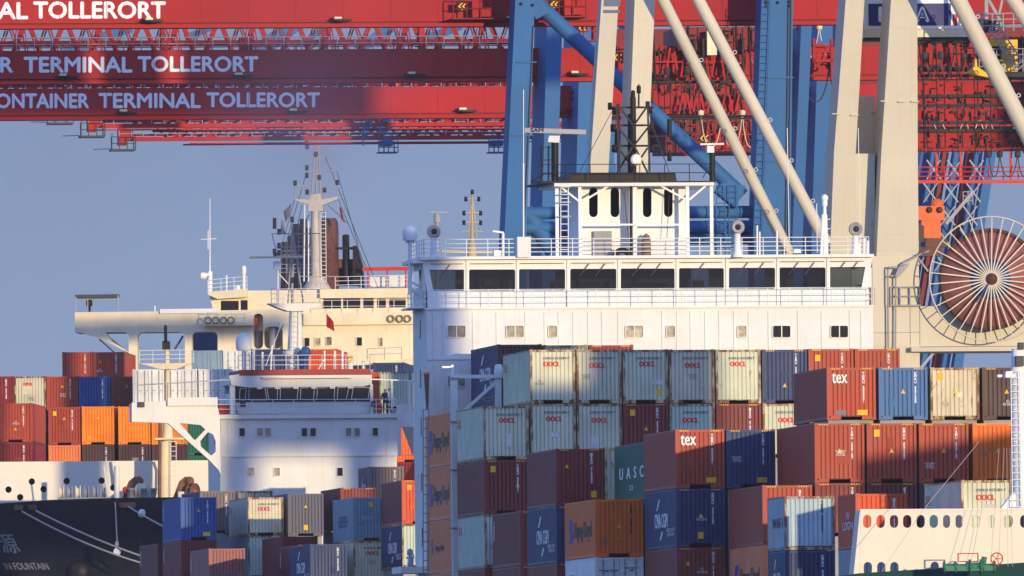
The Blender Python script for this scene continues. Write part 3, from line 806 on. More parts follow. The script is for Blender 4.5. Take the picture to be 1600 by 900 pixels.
for i, (a, b) in enumerate(WIN):
    y0 = 421.5 - (a - 670) * 4.5 / 680
    g = MB(); g.pbox(FB, a - 1.5, y0 - 1, b + 1.5, y0 + 34, 1.055, 1.075); g.build('window_pane', GLASS, wheel)
    g = MB(); 
    if i not in (1, 2): 
        for c in ((a * .55 + b * .45),) if i in (0, 5) else (a * .7 + b * .3, a * .35 + b * .65): g.bar(FB.P(c + 8, y0 - 8, .85), FB.P(c - 8, y0 + 12, .9), .05, .04)
    g.bar(FB.P(a + 2, y0 - 9, .84), FB.P(b - 2, y0 - 9.4, .84), .03, .03)
    g.build('wiper', DGREY, wheel)
# inside the wheelhouse
INT = plain('console_paint', (0.5, 0.40, 0.2), 0.5); INTB = plain('cabinet_blue', (0.1, 0.22, 0.4), 0.5)
multi('console', INT, wheel, ((748, 433, 777, 1.8), (862, 440, 895, 3), (905, 440, 952, 2.4), (985, 442, 1045, 3), (1085, 438, 1100, 3)), lambda mb, px0, y0, px1, d: mb.pbox(FB, px0, y0, px1, 470, d, d + .8))
mb = MB(); mb.box(FB, xl + .2, xr - .2, 1.2, 5.7, z0 - .005, z0 + .03); mb.build('bridge_floor', INT, wheel)
multi('display', TXWHITE, wheel, ((757, 438, 768, 447), (1060, 448, 1120, 456), (1300, 447, 1340, 456)), lambda mb, a, b, c, d: mb.pbox(FB, a, b, c, d, 1.6, 1.75))
mb = MB(); mb.lathe(FB.P(787, 456, 2.0), (0, 0, 1), [(.0, 0), (.22, 0), (.26, .3), (.2, .62), (.07, .7), (.0, .72)], 10); tag(mb.build('jacket', ORANGE, org=FB.P(787, 456, 2.0)), 'orange jacket seen through the bridge window beside the yellow console', 'jacket')
# rails on the bridge gallery and the roof
mb = MB(); p, q = FB.w(xl - .1, .05, z480 + .11), FB.w(xr + .2, .05, z480 + .11); mb.rail([FB.w(xl - .3, 6, z480 + .11), p, q, FB.w(xr + .2, 6, z480 + .11)], 0.98, 1.2, 3, .022); mb.build('gallery_rail', RAILW, SB)
mb = MB(); zr = z1 + .16; mb.rail([FB.w(xl, 6.3, zr), FB.w(xl, .75, zr), FB.w(xr, .75, zr), FB.w(xr, 6.3, zr)], .95, 1.15, 4, .024); mb.build('roof_rail', RAILW, SB)
# ---- funnel house on the roof
Z = zr
h4 = [slot(920.5, 293, 934, 339.5), slot(954, 293, 967.5, 339.5), slot(1004.5, 293, 1018, 339.5), slot(1037.5, 292.5, 1051, 339)]
mb = MB(); mb.plate_row(FB, (905, 292), (1075, 291), (906, 402), (1076, 402), h4, 2.2, .12)
fx0, fx1 = FB.at(905.5, 340, 2.2)[0], FB.at(1075, 340, 2.2)[0]; fz = FB.at(990, 291, 2.2)[2]
mb.box(FB, fx0, fx0 + .12, 2.33, 7.5, Z, fz); mb.box(FB, fx1 - .12, fx1, 2.33, 7.5, Z, fz); mb.box(FB, fx0 + .121, fx1 - .121, 7.35, 7.5, Z, fz)
funnel = mb.build('funnel_house', WHITE, SB)
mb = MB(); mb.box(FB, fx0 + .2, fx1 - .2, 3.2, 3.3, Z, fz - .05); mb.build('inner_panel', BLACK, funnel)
mb = MB(); mb.pbox(FB, 866, 285.5, 1116, 290.5, .6, 7.5); plat = mb.build('platform', WHITED, funnel)
mb = MB(); mb.prism(FB, [(892, 271), (1055, 270), (1058, 284.5), (890, 285)], 1.4, 7); mb.prism(FB, [(845, 283.5), (1118, 282.5), (1118, 285.3), (845, 286.3)], .62, 7.4); mb.build('black_cap', BLACK, funnel)
for c in (870.5, 906.5, 1074.5, 1112):
    mb = MB(); w = 2.6; a, b = FB.at(c - w, 340, .9)[0], FB.at(c + w, 340, .9)[0]; mb.box(FB, a, b, .9, 1.05, Z, FB.at(c, 290.6, .9)[2]); mb.build('post', RAILW, funnel)
mb = MB()
multi('brace', RAILW, funnel, (((876, 292), (904, 314)), ((910, 315), (952, 290)), ((1030, 289), (1072, 312)), ((1077, 312), (1104, 289)), ((907, 351), (1074, 351))), lambda mb, p, q: mb.bar(FB.P(*p, .95), FB.P(*q, .95), .1, .13, up=FB.a))
mb = MB(); mb.ladder(FB.P(882, 400, .8), FB.P(882, 290, .8), .42, FB.b)
for y in (292, 304, 316, 338): mb.ring(FB.P(882, y, .55), (0, 0, 1), .34, .022, 16, 5)
mb.build('ladder', RAILW, funnel)
mb = MB(); mb.pbox(FB, 928, 361, 956, 402, 1.9, 2.15); mb.build('locker', GREY, funnel)
mb = MB(); p = FB.P(1010, 404, 1.6); mb.lathe(p, (0, 0, 1), [(.18, 0), (.26, .1), (.26, .9), (.2, 1.25), (.0, 1.4)], 12); tag(mb.build('covered_compass', mat('brown_canvas', (.22, .15, .12), .8), org=p), 'tall instrument under a brown cover on the bridge roof before the funnel house', 'instrument')
mb = MB(); p = FB.P(972, 403, 1.2); mb.ring(p, FB.a, .42, .16, 24, 8); mb.build('black_hose_reel', BLACK, SB)
mb = MB(); mb.rail([FB.w(*FB.at(845, 284, .8)), FB.w(*FB.at(1116, 283, .8))], .95, 1.3, 2, .022); mb.build('cap_rail', BLACK, funnel)
# black lattice mast
mb = MB(); P_ = lambda x, y, d=3.0: FB.P(x, y, d)
for d in (2.2, 4.4):
    mb.bar(P_(968, 262 if d < 3 else 268, d), P_(964 + (d > 3) * 2, 162, d), .1, .1); mb.bar(P_(1015, 268, d), P_(1012, 162, d), .1, .1)
    for y0, y1 in ((165, 195), (200, 227), (231, 262)):
        mb.bar(P_(966, y0, d), P_(989, y1, d), .1, .1); mb.bar(P_(1012, y0, d), P_(991, y1, d), .1, .1)
    mb.bar(P_(988, 230, d), P_(955, 285, d), .1, .1); mb.bar(P_(992, 230, d), P_(1016, 278, d), .1, .1)
for y, a, b in ((168, 952, 1022), (196, 955, 1018), (228, 962, 1028)): mb.bar(P_(a, y), P_(b, y - .3), .11, .11)
mb.tube(P_(984, 285), P_(984, 178), .12); mb.tube(P_(990, 290, 2.6), P_(989, 152, 2.6), .16)
mb.tube(P_(989, 152), P_(989, 141), .08); mb.tube(P_(998, 168), P_(998, 132), .05); mb.tube(P_(953, 170), P_(953, 162), .06); mb.tube(P_(1012, 168), P_(1012, 160), .06); mb.tube(P_(1046, 213), P_(1046, 186), .13); mb.bar(P_(1016, 213), P_(1052, 212.5), .07, .07)
for q in ((989, 148), (998, 140), (953, 166), (1012, 164), (960, 174), (1016, 172), (1046, 246)): mb.lathe(P_(*q), (0, 0, 1), [(0, -.2), (.12, -.2), (.12, .2), (0, .2)], 8)
for q in ((958, 200), (960, 232), (1017, 200), (1019, 232)): mb.lathe(P_(*q), (0, 0, 1), [(0, -.22), (.15, -.2), (.15, .2), (0, .22)], 8)
mast = mb.build('signal_mast', BLACK, SB)
mb = MB(); mb.tube(P_(990, 402, 1.3), P_(990, 287, 1.3), .2, n=12); mb.lathe(P_(992, 250, 1.5), -FB.a, [(0, 0), (.12, 0), (.3, .5), (.32, .52), (0.02, .4)], 12); mb.build('mast_base', RAILW, mast)
mb = MB(); mb.tube(P_(986.3, 402, 1.15), P_(986.3, 287, 1.15), .09); mb.build('pipe', BLACK, mast)
mb = MB()
for a, b in (((957, 172), (905, 270)), ((1012, 172), (1050, 282)), ((1016, 190), (1046, 270)), ((975, 300), (982, 372)), ((1046, 300), (1042, 372))): mb.tube(P_(*a, 1.5), P_(*b, 1.5), .02, n=5)
mb.build('stay', CABLE, mast)
# radars
mb = MB(); mb.tube(FB.P(867, 286, 2), FB.P(867, 222, 2), .2, .2, n=10)
for y in (250, 272): mb.bar(FB.P(846, y, 2), FB.P(868, y, 2), .06, .06)
mb.tube(FB.P(846, 284, 2), FB.P(846, 228, 2), .06); mb.tube(FB.P(857, 284, 2), FB.P(857, 228, 2), .05); mb.bar(FB.P(846, 230, 2), FB.P(867, 230, 2), .05, .05); mb.tube(FB.P(829, 284, 2), FB.P(850, 272, 2), .04); mb.tube(FB.P(829, 284, 2), FB.P(868, 284, 2), .04)
rp = mb.build('radar_post', BLACK, SB)
mb = MB(); mb.prism(FB, [(858, 212), (875, 212), (874, 223), (856, 222)], 1.7, 2.3); mb.build('radar_gearbox', WHITED, rp)
mb = MB(); mb.bar(FB.P(819, 203.5, 1.8), FB.P(915, 206.5, 1.8), .3, .26); sb = mb.build('radar_scanner', GREY, rp)
mb = MB(); text_on(mb, FB, 'SAM', 829, 200.5, 849, 206, 1.62, .04); mb.build('lettering', BLACK, sb)
mb = MB(); mb.tube(FB.P(1113, 286, 2), FB.P(1113, 238, 2), .16, n=10); mb.bar(FB.P(1098, 278, 2), FB.P(1113, 252, 2), .05, .05); rp2 = mb.build('radar_post', BLACK, SB)
mb = MB(); mb.pbox(FB, 1105, 228, 1116, 238.5, 1.7, 2.3); mb.build('radar_gearbox', WHITED, rp2)
mb = MB(); mb.bar(FB.P(1094, 225.5, 1.9), FB.P(1131, 224.8, 1.9), .14, .1); mb.build('radar_scanner', WHITED, rp2)
# roof odds and ends
mb = MB(); mb.pbox(FB, 808.5, 370, 829.5, 402, .3, 1.0); bxo = mb.build('equipment_box', WHITE, SB)
mb = MB(); mb.tube(FB.P(818, 370, .6), FB.P(818, 255, .6), .045); mb.tube(FB.P(818, 255, .6), FB.P(818, 140, .6), .022); mb.build('whip_antenna', RAILW, bxo)
def searchlight(px, py, base, d, m=RAILW):
    mb = MB(); p0 = FB.P(px, base, d); p1 = FB.P(px, py + 10, d)
    mb.lathe(p0, (0, 0, 1), [(.32, 0), (.2, .35), (.17, (p1 - p0).z), (0, (p1 - p0).z)], 12)
    r = mb.build('searchlight', m, SB)
    c = FB.P(px, py, d)
    mb = MB(); mb.lathe(c, -FB.a, [(.0, -.35), (.22, -.3), (.30, 0), (.33, .2), (.27, .2), (.1, .1)], 18); mb.ring(c, FB.a, .36, .03, 20, 5); mb.build('lamp_head', GREY, r)
    mb = MB(); mb.lathe(c + FB.a * -.12, -FB.a, [(.20, 0), (.1, .05), (0, .06)], 14); mb.build('lens', GLASSD, r)
searchlight(1152.5, 355, 402, .4); searchlight(1337, 358, 401, .9); searchlight(678, 362, 404, 1.2)
mb = MB()
for a, b, r in (((1283, 400), (1286, 335), .09), ((1292, 400), (1290, 335), .09), ((1288.5, 400), (1288.5, 322), .1), ((1288.5, 322), (1288.5, 310), .16)): mb.tube(FB.P(*a, .8), FB.P(*b, .8), r, n=8)
mb.lathe(FB.P(1288.5, 309, .8), (0, 0, 1), [(.2, -.1), (.2, .05), (.12, .16), (0, .2)], 10)
for y in (345, 360, 378): mb.bar(FB.P(1284, y, .8), FB.P(1297, y - 3, .8), .04, .04)
mb.build('aft_light_mast', RAILW, SB)
multi('vent_pipe', RAILW, SB, (((1183, 398), (1183, 352), .05), ((1187, 398), (1187, 362), .05), ((1214, 402), (1214, 360), .06), ((1350, 400), (1350, 372), .09), ((1356, 400), (1356, 376), .09), ((1343, 400), (1343, 380), .07)), lambda mb, a, b, r: mb.tube(FB.P(*a, .8), FB.P(*b, .8), r, n=8))
mb = MB(); mb.prism(FB, [(1241, 389), (1251, 389), (1252, 395), (1240, 395)], .3, .6); mb.build('floodlight', TXWHITE, SB)
multi('whip_antenna', RAILW, SB, (((1233, 378), (1230, 200)), ((1277, 395), (1276, 318)), ((1344, 380), (1341, 200))), lambda mb, a, b: mb.tube(FB.P(*a, .8), FB.P(*b, .8), .022))
for c in (738, 765, 783):
    pass
mb = MB()
for a, b in (((652, 402), (652, 378)), ((786, 400), (786, 364)), ((774, 400), (774, 392))): mb.tube(FB.P(*a, .9), FB.P(*b, .9), .08)
mb.bar(FB.P(770, 361, .9), FB.P(787, 363.5, .9), .1, .1); mb.pbox(FB, 772, 391, 783, 400, .6, .9); mb.build('small_radar', RAILW, SB)
mb = MB(); xh = FB.at(668, 404)[0]
mb.tube(FB.P(641, 460, 2), FB.P(641, 374, 2), .12, n=8); mb.tube(FB.P(641, 450, 2), FB.P(668, 470, 2), .08); mb.tube(FB.P(641, 440, 2), FB.P(664, 452, 2), .06); mb.bar(FB.P(634, 376, 2), FB.P(648, 376, 2), .08, .3); ra = mb.build('radome', RAILW, SB)
mb = MB(); mb.lathe(FB.P(640.5, 376, 2), (0, 0, 1), [(.36, 0), (.40, .12), (.40, .5), (.33, .68), (.18, .79), (0, .83)], 18); mb.build('dome', TXWHITE, ra)
# side stripes and pole on the left end of the house
mb = MB(); mb.box(FB, xl - .7, xl, 1.1, 6, z480 + .12, z480 + .2); mb.pbox(FB, 645, 405.5, 662, 411, .8, 6); mb.build('wing_end', WHITE, SB)
# ---- white lashing frame in front of the house
FLs = Fr(1040.2, 745)
mb = MB()
mb.pbox(FLs, 706, 587, 716.5, 905, .0, .35); mb.pbox(FLs, 774.5, 575, 783.5, 640, .0, .35); mb.pbox(FLs, 704, 585.5, 786, 591, -.06, .3)
mb.bar(FLs.P(775, 597, .15), FLs.P(724, 643, .15), .16, .2, up=FLs.a)
lb = MB
lf = mb.build('lashing_frame', WHITE, SB)
mb = MB()
for y in (590, 658, 733, 824): mb.pbox(FLs, 703.5, y, 718, y + 2, -.1, .1)
mb.ladder(FLs.P(665.5, 905, -.5), FLs.P(665.5, 640, -.5), .3, FB.b, .5, .03)
mb.build('bracket', GREY, lf)
mb = MB(); mb.pbox(FLs, 691, 572, 706, 575, -.2, .2); mb.pbox(FLs, 705, 570, 709, 587, -.1, .1); mb.build('lamp', RAILW, lf)
mb = MB(); mb.prism(FLs, [(663, 581), (671, 581), (669.5, 640), (667, 640)], -.2, .1); mb.build('rusty_post', RUSTY, lf)
mb = MB(); mb.lathe(FLs.P(779, 576, 0), (0, 0, 1), [(.2, -.5), (.25, -.2), (.2, .2), (0, .25)], 10); mb.build('horn', RAILW, lf)
# ------------------------------------------------------------------ ship D: the smaller ship with the low bridge
FD = Fr(1325, 480)
SD = thing('feeder_ship', FD.w(0, -40, 0), 'smaller ship with a low white bridge, a red roof edge and one white mast column', 'ship')
PD = []
GD = 'containers stacked before the low white bridge'
def dbay(D, px): return Fr(D, px)
D = lambda d: Fr(d, 450)
for d, px, py, items in (
 (1300, 282, 777, [(FT, HC, 'blue', 'tri1 code wide sidecode', 'blue container with a pale sunlit top band nearest the black hull'), (FT, HC, 'maroon', 'sidecode', 'purple maroon container under the blue one nearest the black hull')]),
 (1314, 246, 849, [(FT, HC, 'maroon', 'sidecode', 'purple maroon container reaching out farthest towards the black hull and its ropes')]),
 (1280, 326, 857, [(FT, HC, 'pink', 'sidecode', 'faded pinkish container low beside the purple maroon pair')]),
 (1318, 312, 767, [(FT, HC, 'navy', 'code', 'grey brown ended container behind the blue one with the pale top band', 'greybrown')]),
 (1322, 371, 767, [(FT, HC, 'rustcream', 'redlogo', 'rusty cream container peeking out behind the pale red lettered one')]),
 (1300, 387, 777, [(FT, ST, 'oocl', 'oocl oosd sqr', 'sunlit cream container with red letters below the low white bridge', 'cream'), (FT, HC, 'lightblue', 'cscl', 'light blue lettered container under the sunlit cream one', 'greygreen')]),
 (1286, 440, 838, [(FT, HC, 'maroon', '', 'purple maroon container between the light blue lettered one and the navy pair')]),
 (1302, 449.5, 771, [(FT, HC, 'slate', 'tri1 sq', 'slate container with yellow stickers below the low white bridge')]),
 (1274, 467, 851, [(FT, HC, 'maroon', 'sidecode', 'narrow strip of maroon container right behind the navy lettered one at the bottom edge')]),
 (1260, 484.5, 850, [(FT, HC, 'navy', 'cma code', 'navy lettered container at the bottom edge below the slate one')]),
 (1302, 532, 762, [(FT, HC, 'maroon', 'tape', 'purple maroon container between the slate one and the light blue one')]),
 (1326, 581, 763, [(FT, ST, 'darkred', '', 'dark red container with a light blue end above the light blue lettered one', 'lightblue')]),
 (1276, 551.5, 777, [(FT, HC, 'lightblue', 'cscl sqt tri', 'light blue container with stacked dark letters and a yellow sticker'), (FT, HC, 'oocl', 'oocl', 'rusty pale container with red letters under the light blue lettered one')]),
 (1306, 575, 729, [(TW, HC, 'navy', 'cma code', 'highest container before the low white bridge, navy side and brown end', 'greybrown')]),
 (1262, 627.5, 750, [(FT, HC, 'maroon', 'tape sqlt', 'purple sided container with a bright orange red end beside the tall white wall', 'scarlet'), (FT, HC, 'navy', 'cma', 'navy container under the one with the orange red end', 'greygreen')])):
    stack(D(d), px, py, items, GD, PD)
hull(FD, [(FD.at(335, 800)[0] + u, y) for u, y in ((0, 20), (0, -60), (5, -85), (9, -92), (13, -85), (18, -60), (18, 20))], -1.5, 9, [9] * 7, 'hull', HULLB, SD)
for fr, x, z, L in PD:
    mb = MB(); mb.box(fr, x + .1, x + WID - .1, 0.3, L - .3, 9.004, z - 0.004); mb.build('hatch_cover', GREY, SD)
mb = MB()
mb.pbox(FD, 345, 712.5, 621, 905, 0, 8); mb.pbox(FD, 345, 653, 621, 711.8, .02, 8)
mb.pbox(FD, 343, 647, 622, 653.5, -.35, 8.2); mb.pbox(FD, 345, 711, 621, 713.2, -.14, 7.9)
for c in (357, 605): mb.pbox(FD, c - .5, 655, c + .5, 770, -.03, .1)
house = mb.build('deckhouse', WHITE, SD)
for a, y0, c in ((374, 669, GLASSD), (402, 669, CURT), (415, 669, CURT), (471.5, 669, GLASSD), (485, 669, GLASSD), (540.5, 669, CURT), (554, 669, CURT), (582, 668.5, GLASSD), (388, 731, CURT), (428.5, 731, CURT), (527, 731, GLASSD)):
    window(FD, a, y0, a + 8.5, y0 + 12.5, house, c, rr=.7)
mb = MB(); xs = FD.at(345, 700)[0]
for y, zz in ((1.2, 682), (4, 682), (1.2, 737), (4, 737)): z = FD.at(345, zz)[2]; mb.box(FD, xs - .03, xs - .002, y, y + .5, z - .4, z + .4)
mb.build('side_window', GLASSD, house)
# wheelhouse of the low bridge
ww = [[(375, 607), (385, 607), (383, 625), (374, 625)], [(389, 606), (414, 606), (417, 625), (389, 625)], [(417, 606), (434, 606), (433, 624.5), (420, 624.5)], [(438, 606), (466, 606), (464, 624.5), (438, 624.5)], [(470, 606), (491, 606), (490, 624.5), (469.5, 624.5)], [(496, 606), (523, 606), (522, 624), (495, 624)], [(528, 605.5), (545, 605.5), (541, 624), (527, 624)], [(552, 605.5), (578, 605.5), (575, 623.5), (549, 623.5)]]
mb = MB(); mb.plate_row(FD, (364, 602), (580, 601), (371, 647), (577, 646), ww, .6, .12)
a, b = FD.at(367, 620, .6)[0], FD.at(578, 620, .6)[0]; z0 = FD.at(480, 647.5, .6)[2]; z1 = FD.at(480, 598, .6)[2]
mb.box(FD, a, a + .1, .73, 7, z0, z1 - .6); mb.box(FD, b - .1, b, .73, 7, z0, z1 - .6); mb.box(FD, a, b, 7, 7.1, z0, z1)
wh = mb.build('wheelhouse', WHITE, SD)
mb = MB(); mb.prism(FD, [(367, 603), (581, 602), (580, 627), (369, 628)], .50, .585); mb.build('window_band', BLACK, wh)
multi('corner_post', WHITE, wh, ((360, 601, 367.5, 647), (578.5, 600, 583, 646)), lambda mb, a, b, c, d: mb.pbox(FD, a, b, c, d, .42, 1.2))
for q in ww:
    g = MB(); g.prism(FD, [(x + (1 if x > 480 else 1) * 0, y) for x, y in q], .46, .48); g.build('window_pane', GLASSD, wh)
    f = MB()
    for i in range(4): f.bar(FD.P(*q[i], .44), FD.P(*q[(i + 1) % 4], .44), .032, .03, up=FD.a)
    f.build('window_frame', RAILW, wh)
mb = MB(); mb.prism(FD, [(358, 587), (374, 584.5), (560, 583), (580, 586), (581, 600), (568, 604), (552, 604), (551, 607), (544, 607), (543, 604.2), (524, 604.3), (523, 607.2), (516, 607.2), (515, 604.4), (495, 604.5), (494, 607.4), (487, 607.4), (486, 604.6), (467, 604.7), (466, 607.6), (459, 607.6), (458, 604.8), (438, 604.9), (437, 607.8), (430, 607.8), (429, 605), (410, 605.1), (409, 608), (402, 608), (401, 605.2), (385, 605.2), (362, 602)], .1, .5)
mb.pbox(FD, 358, 586, 581, 600, .5, 7.3); roof2 = mb.build('roof', WHITE, wh)
mb = MB(); mb.prism(FD, [(375, 578), (578, 576), (580, 585.5), (374, 587)], .06, 7.3); mb.build('red_roof_edge', mat('red_deck_paint', (.30, .05, .035), .6), roof2)
mb = MB(); mb.prism(FD, [(411, 588.8), (551, 587.6), (551, 590.5), (411, 591.5)], -.4, .1); mb.build('visor', WHITE, roof2)
multi('floodlight', DGREY, SD, ((375.5, 628, 384, 636), (580, 627, 587, 635)), lambda mb, a, b, c, d: mb.pbox(FD, a, b, c, d, -.2, .1))
mb = MB(); mb.rail([FD.P(372, 578, 7), FD.P(372, 578, .3), FD.P(578, 577, .3), FD.P(578, 577, 7)], 1.0, .8, 3, .022); mb.build('roof_rail', RAILW, SD)
mb = MB(); mb.rail([FD.P(330, 647, -.2), FD.P(620, 646.5, -.2)], 1.0, 1.4, 3, .022); mb.build('bridge_rail', RAILW, SD)
mb = MB(); mb.pbox(FD, 343, 632, 358, 646.8, .9, 2); mb.build('life_raft', SIGNRED, SD)
multi('extinguisher', SIGNRED, SD, ((586, 631, 591, 646), (593, 630, 597, 646)), lambda mb, a, b, c, d: mb.pbox(FD, a, b, c, d, .4, .75))
# bridge wing with its open brace
mb = MB(); FW = Fr(1322, 270)
mb.plate(FW, [(206, 629), (262, 626), (338, 628), (344, 652), (345, 742), (342, 735), (327, 719), (262, 661), (206, 659)], [[(281, 661), (313, 664), (321, 671), (306, 687), (303, 687)], [(313, 689), (325, 675), (333, 679), (337, 690), (337, 706), (330, 712), (314, 698)]], 0, .5)
mb.pbox(FW, 206.5, 630, 340, 658, .501, 2.5); mb.pbox(FW, 262, 621, 340, 634, -.25, .3)
wing = mb.build('bridge_wing', WHITE, SD)
mb = MB(); mb.pbox(FW, 217, 628, 226, 636, -.3, -.02); mb.build('floodlight', DGREY, wing)
mb = MB(); mb.bar(FW.P(214, 602, .6), FW.P(362, 593, .6), .09, .09, up=FW.a); mb.tube(FW.P(262, 598, .6), FW.P(262, 624, .6), .04)
mb.build('wing_rail', GREY, wing)
mb = MB(); mb.plate(FD, [(621, 632), (646, 631), (646, 712), (621, 712)], [rrect(627, 667, 650, 711, 2)], 1.2, .4); mb.build('bridge_wing', WHITE, SD)
mb = MB(); mb.bar(FD.P(580, 592.5, .8), FD.P(648, 595, .8), .09, .12, up=FD.a)
for c in (612, 640): mb.tube(FD.P(c, 594, .8), FD.P(c, 640, .8), .07)
mb.build('wing_rail', RAILW, SD)
mb = MB(); mb.prism(FD, [(622, 770), (634, 742), (648, 718), (648, 780), (622, 780)], .5, 1.2); mb.build('lifeboat_bow', SIGNRED, SD)
# mast column on the roof
mb = MB(); c = FD.P(461, 582, 3)
mb.tube(FD.P(461, 584, 3), FD.P(462, 485, 3), .62, .42, n=16); mb.lathe(FD.P(461, 552, 3), (0, 0, 1), [(.6, -.3), (.85, -.1), (.85, .15), (.5, .2)], 16)
mb.prism(FD, [(420, 474), (503, 474), (490, 480.5), (476, 486), (450, 486), (434, 480.5)], 2.2, 4.0)
col = mb.build('mast_column', WHITE, SD)
mb = MB(); mb.ladder(FD.P(461, 582, 2.2), FD.P(462, 486, 2.4), .45, FD.b); mb.build('ladder', RAILW, col)
mb = MB(); mb.rail([FD.P(424, 474, 3.8), FD.P(424, 474, 2.2), FD.P(500, 474, 2.2), FD.P(500, 474, 3.8)], 1.0, .8, 3, .022)
mb.tube(FD.P(434, 474, 3), FD.P(434, 420, 3), .08); mb.bar(FD.P(434, 426, 3), FD.P(452, 445, 3), .06, .06); mb.bar(FD.P(452, 445, 3), FD.P(445, 474, 3), .06, .06)
mb.pbox(FD, 428, 408, 439, 420, 2.7, 3.3); mb.build('radar_platform', RAILW, col)
mb = MB(); mb.bar(FD.P(390, 402.5, 2.6), FD.P(474, 401, 2.6), .16, .14); mb.build('radar_scanner', CREAM, col)
mb = MB()
mb.tube(FD.P(456.5, 474, 3), FD.P(456.5, 352, 3), .1, .06); mb.tube(FD.P(450, 474, 3), FD.P(456, 364, 3), .06); mb.tube(FD.P(474, 474, 3), FD.P(457.5, 366, 3), .06)
mb.bar(FD.P(424, 365.5, 3), FD.P(500, 365, 3), .06, .06); mb.bar(FD.P(430, 386, 3), FD.P(484, 385.5, 3), .05, .05); mb.tube(FD.P(425, 366, 3), FD.P(430, 386, 3), .03); mb.tube(FD.P(485, 366, 3), FD.P(483, 386, 3), .03)
mb.lathe(FD.P(441.5, 365, 3), (0, 0, 1), [(.3, 0), (.14, .2), (.08, .9), (0, 1)], 8)
mb.bar(FD.P(468, 432, 3), FD.P(530, 432, 3), .06, .06)
mb.build('antenna_frame', GREY, col)
multi('signal_lamp', BLACK, col, ((429, 345), (429, 353), (436, 362), (436, 384), (436, 395), (429, 393), (456.5, 343), (456.5, 438), (430, 399)), lambda mb, x, y: mb.lathe(FD.P(x, y, 3), (0, 0, 1), [(0, -.2), (.13, -.2), (.13, .2), (0, .2)], 8))
mb = MB(); mb.lathe(FD.P(381, 548, 3.5), (0, 0, 1), [(.45, 0), (.56, .2), (.56, .75), (.46, 1.02), (.25, 1.2), (0, 1.25)], 18); dm = mb.build('dome', TXWHITE, SD)
mb = MB(); mb.tube(FD.P(382.5, 584, 3.5), FD.P(382.5, 547, 3.5), .2, n=10); mb.build('pedestal', WHITE, dm)
multi('roof_fitting', RAILW, SD, ((523, 548, .09), (535, 547, .09), (397, 546, .07), (410, 550, .08), (507, 548, .07), (568, 564, .12)), lambda mb, x, y, r: mb.tube(FD.P(x, 582, 2), FD.P(x, y, 2), r))
mb = MB()
mb.tube(FD.P(547, 582, 2), FD.P(547.5, 565, 2), .2); mb.bar(FD.P(496, 580, 2), FD.P(507, 560, 2), .07, .07)
for q in ((441, 500, 414, 566), (424, 500, 418, 575)): pass
mb.tube(FD.P(440, 505, 2), FD.P(415, 572, 2), .03); mb.tube(FD.P(425, 540, 2), FD.P(423, 582, 2), .06); mb.build('roof_fitting', RAILW, SD)
mb = MB(); mb.lathe(FD.P(547.5, 560, 1.9), -FD.a, [(0, -.3), (.2, -.2), (.2, .1), (.14, .12), (0, .0)], 14); mb.build('searchlight', YELLOW, SD)
mb = MB(); mb.lathe(FD.P(475, 552, 1.5), Vector((.5, -.8, .3)), [(0, -.5), (.3, -.4), (.34, .1), (.42, .3), (.3, .25), (0, .1)], 14); mb.tube(FD.P(475, 580, 1.5), FD.P(475, 556, 1.5), .3, n=10); mb.build('roof_searchlight', DBLUE, SD)
def flag(fr, px, m, d, label):
    mb = MB(); L = [fr.at(x, y, d) for x, y in px]; n = 7
    vs, fs = [], []
    a, b, c, e = [Vector(q) for q in L]
    for i in range(n + 1):
        for j in range(n + 1):
            u, v = i / n, j / n
            q = a.lerp(b, u).lerp(e.lerp(c, u), v); vs.append(fr.w(q.x, q.y + .12 * math.sin(u * 6 + v * 2), q.z))
    for i in range(n):
        for j in range(n): fs.append((i * (n + 1) + j, (i + 1) * (n + 1) + j, (i + 1) * (n + 1) + j + 1, i * (n + 1) + j + 1))
    mb.add(vs + [v + fr.a * .01 for v in vs], fs + [tuple(i + len(vs) for i in reversed(f)) for f in fs], smooth=True)
    return tag(mb.build('flag', m, org=fr.P(*px[0], d)), label, 'flag')
FLAGR = plain('red_flag_cloth', (.30, .02, .02), .8); FLAGG = plain('grey_green_flag_cloth', (.10, .11, .11), .8)
flag(FD, [(510, 489), (521, 503), (523, 518), (510.5, 511)], FLAGR, 3, 'dark red flag flying from a line beside the low white mast column')

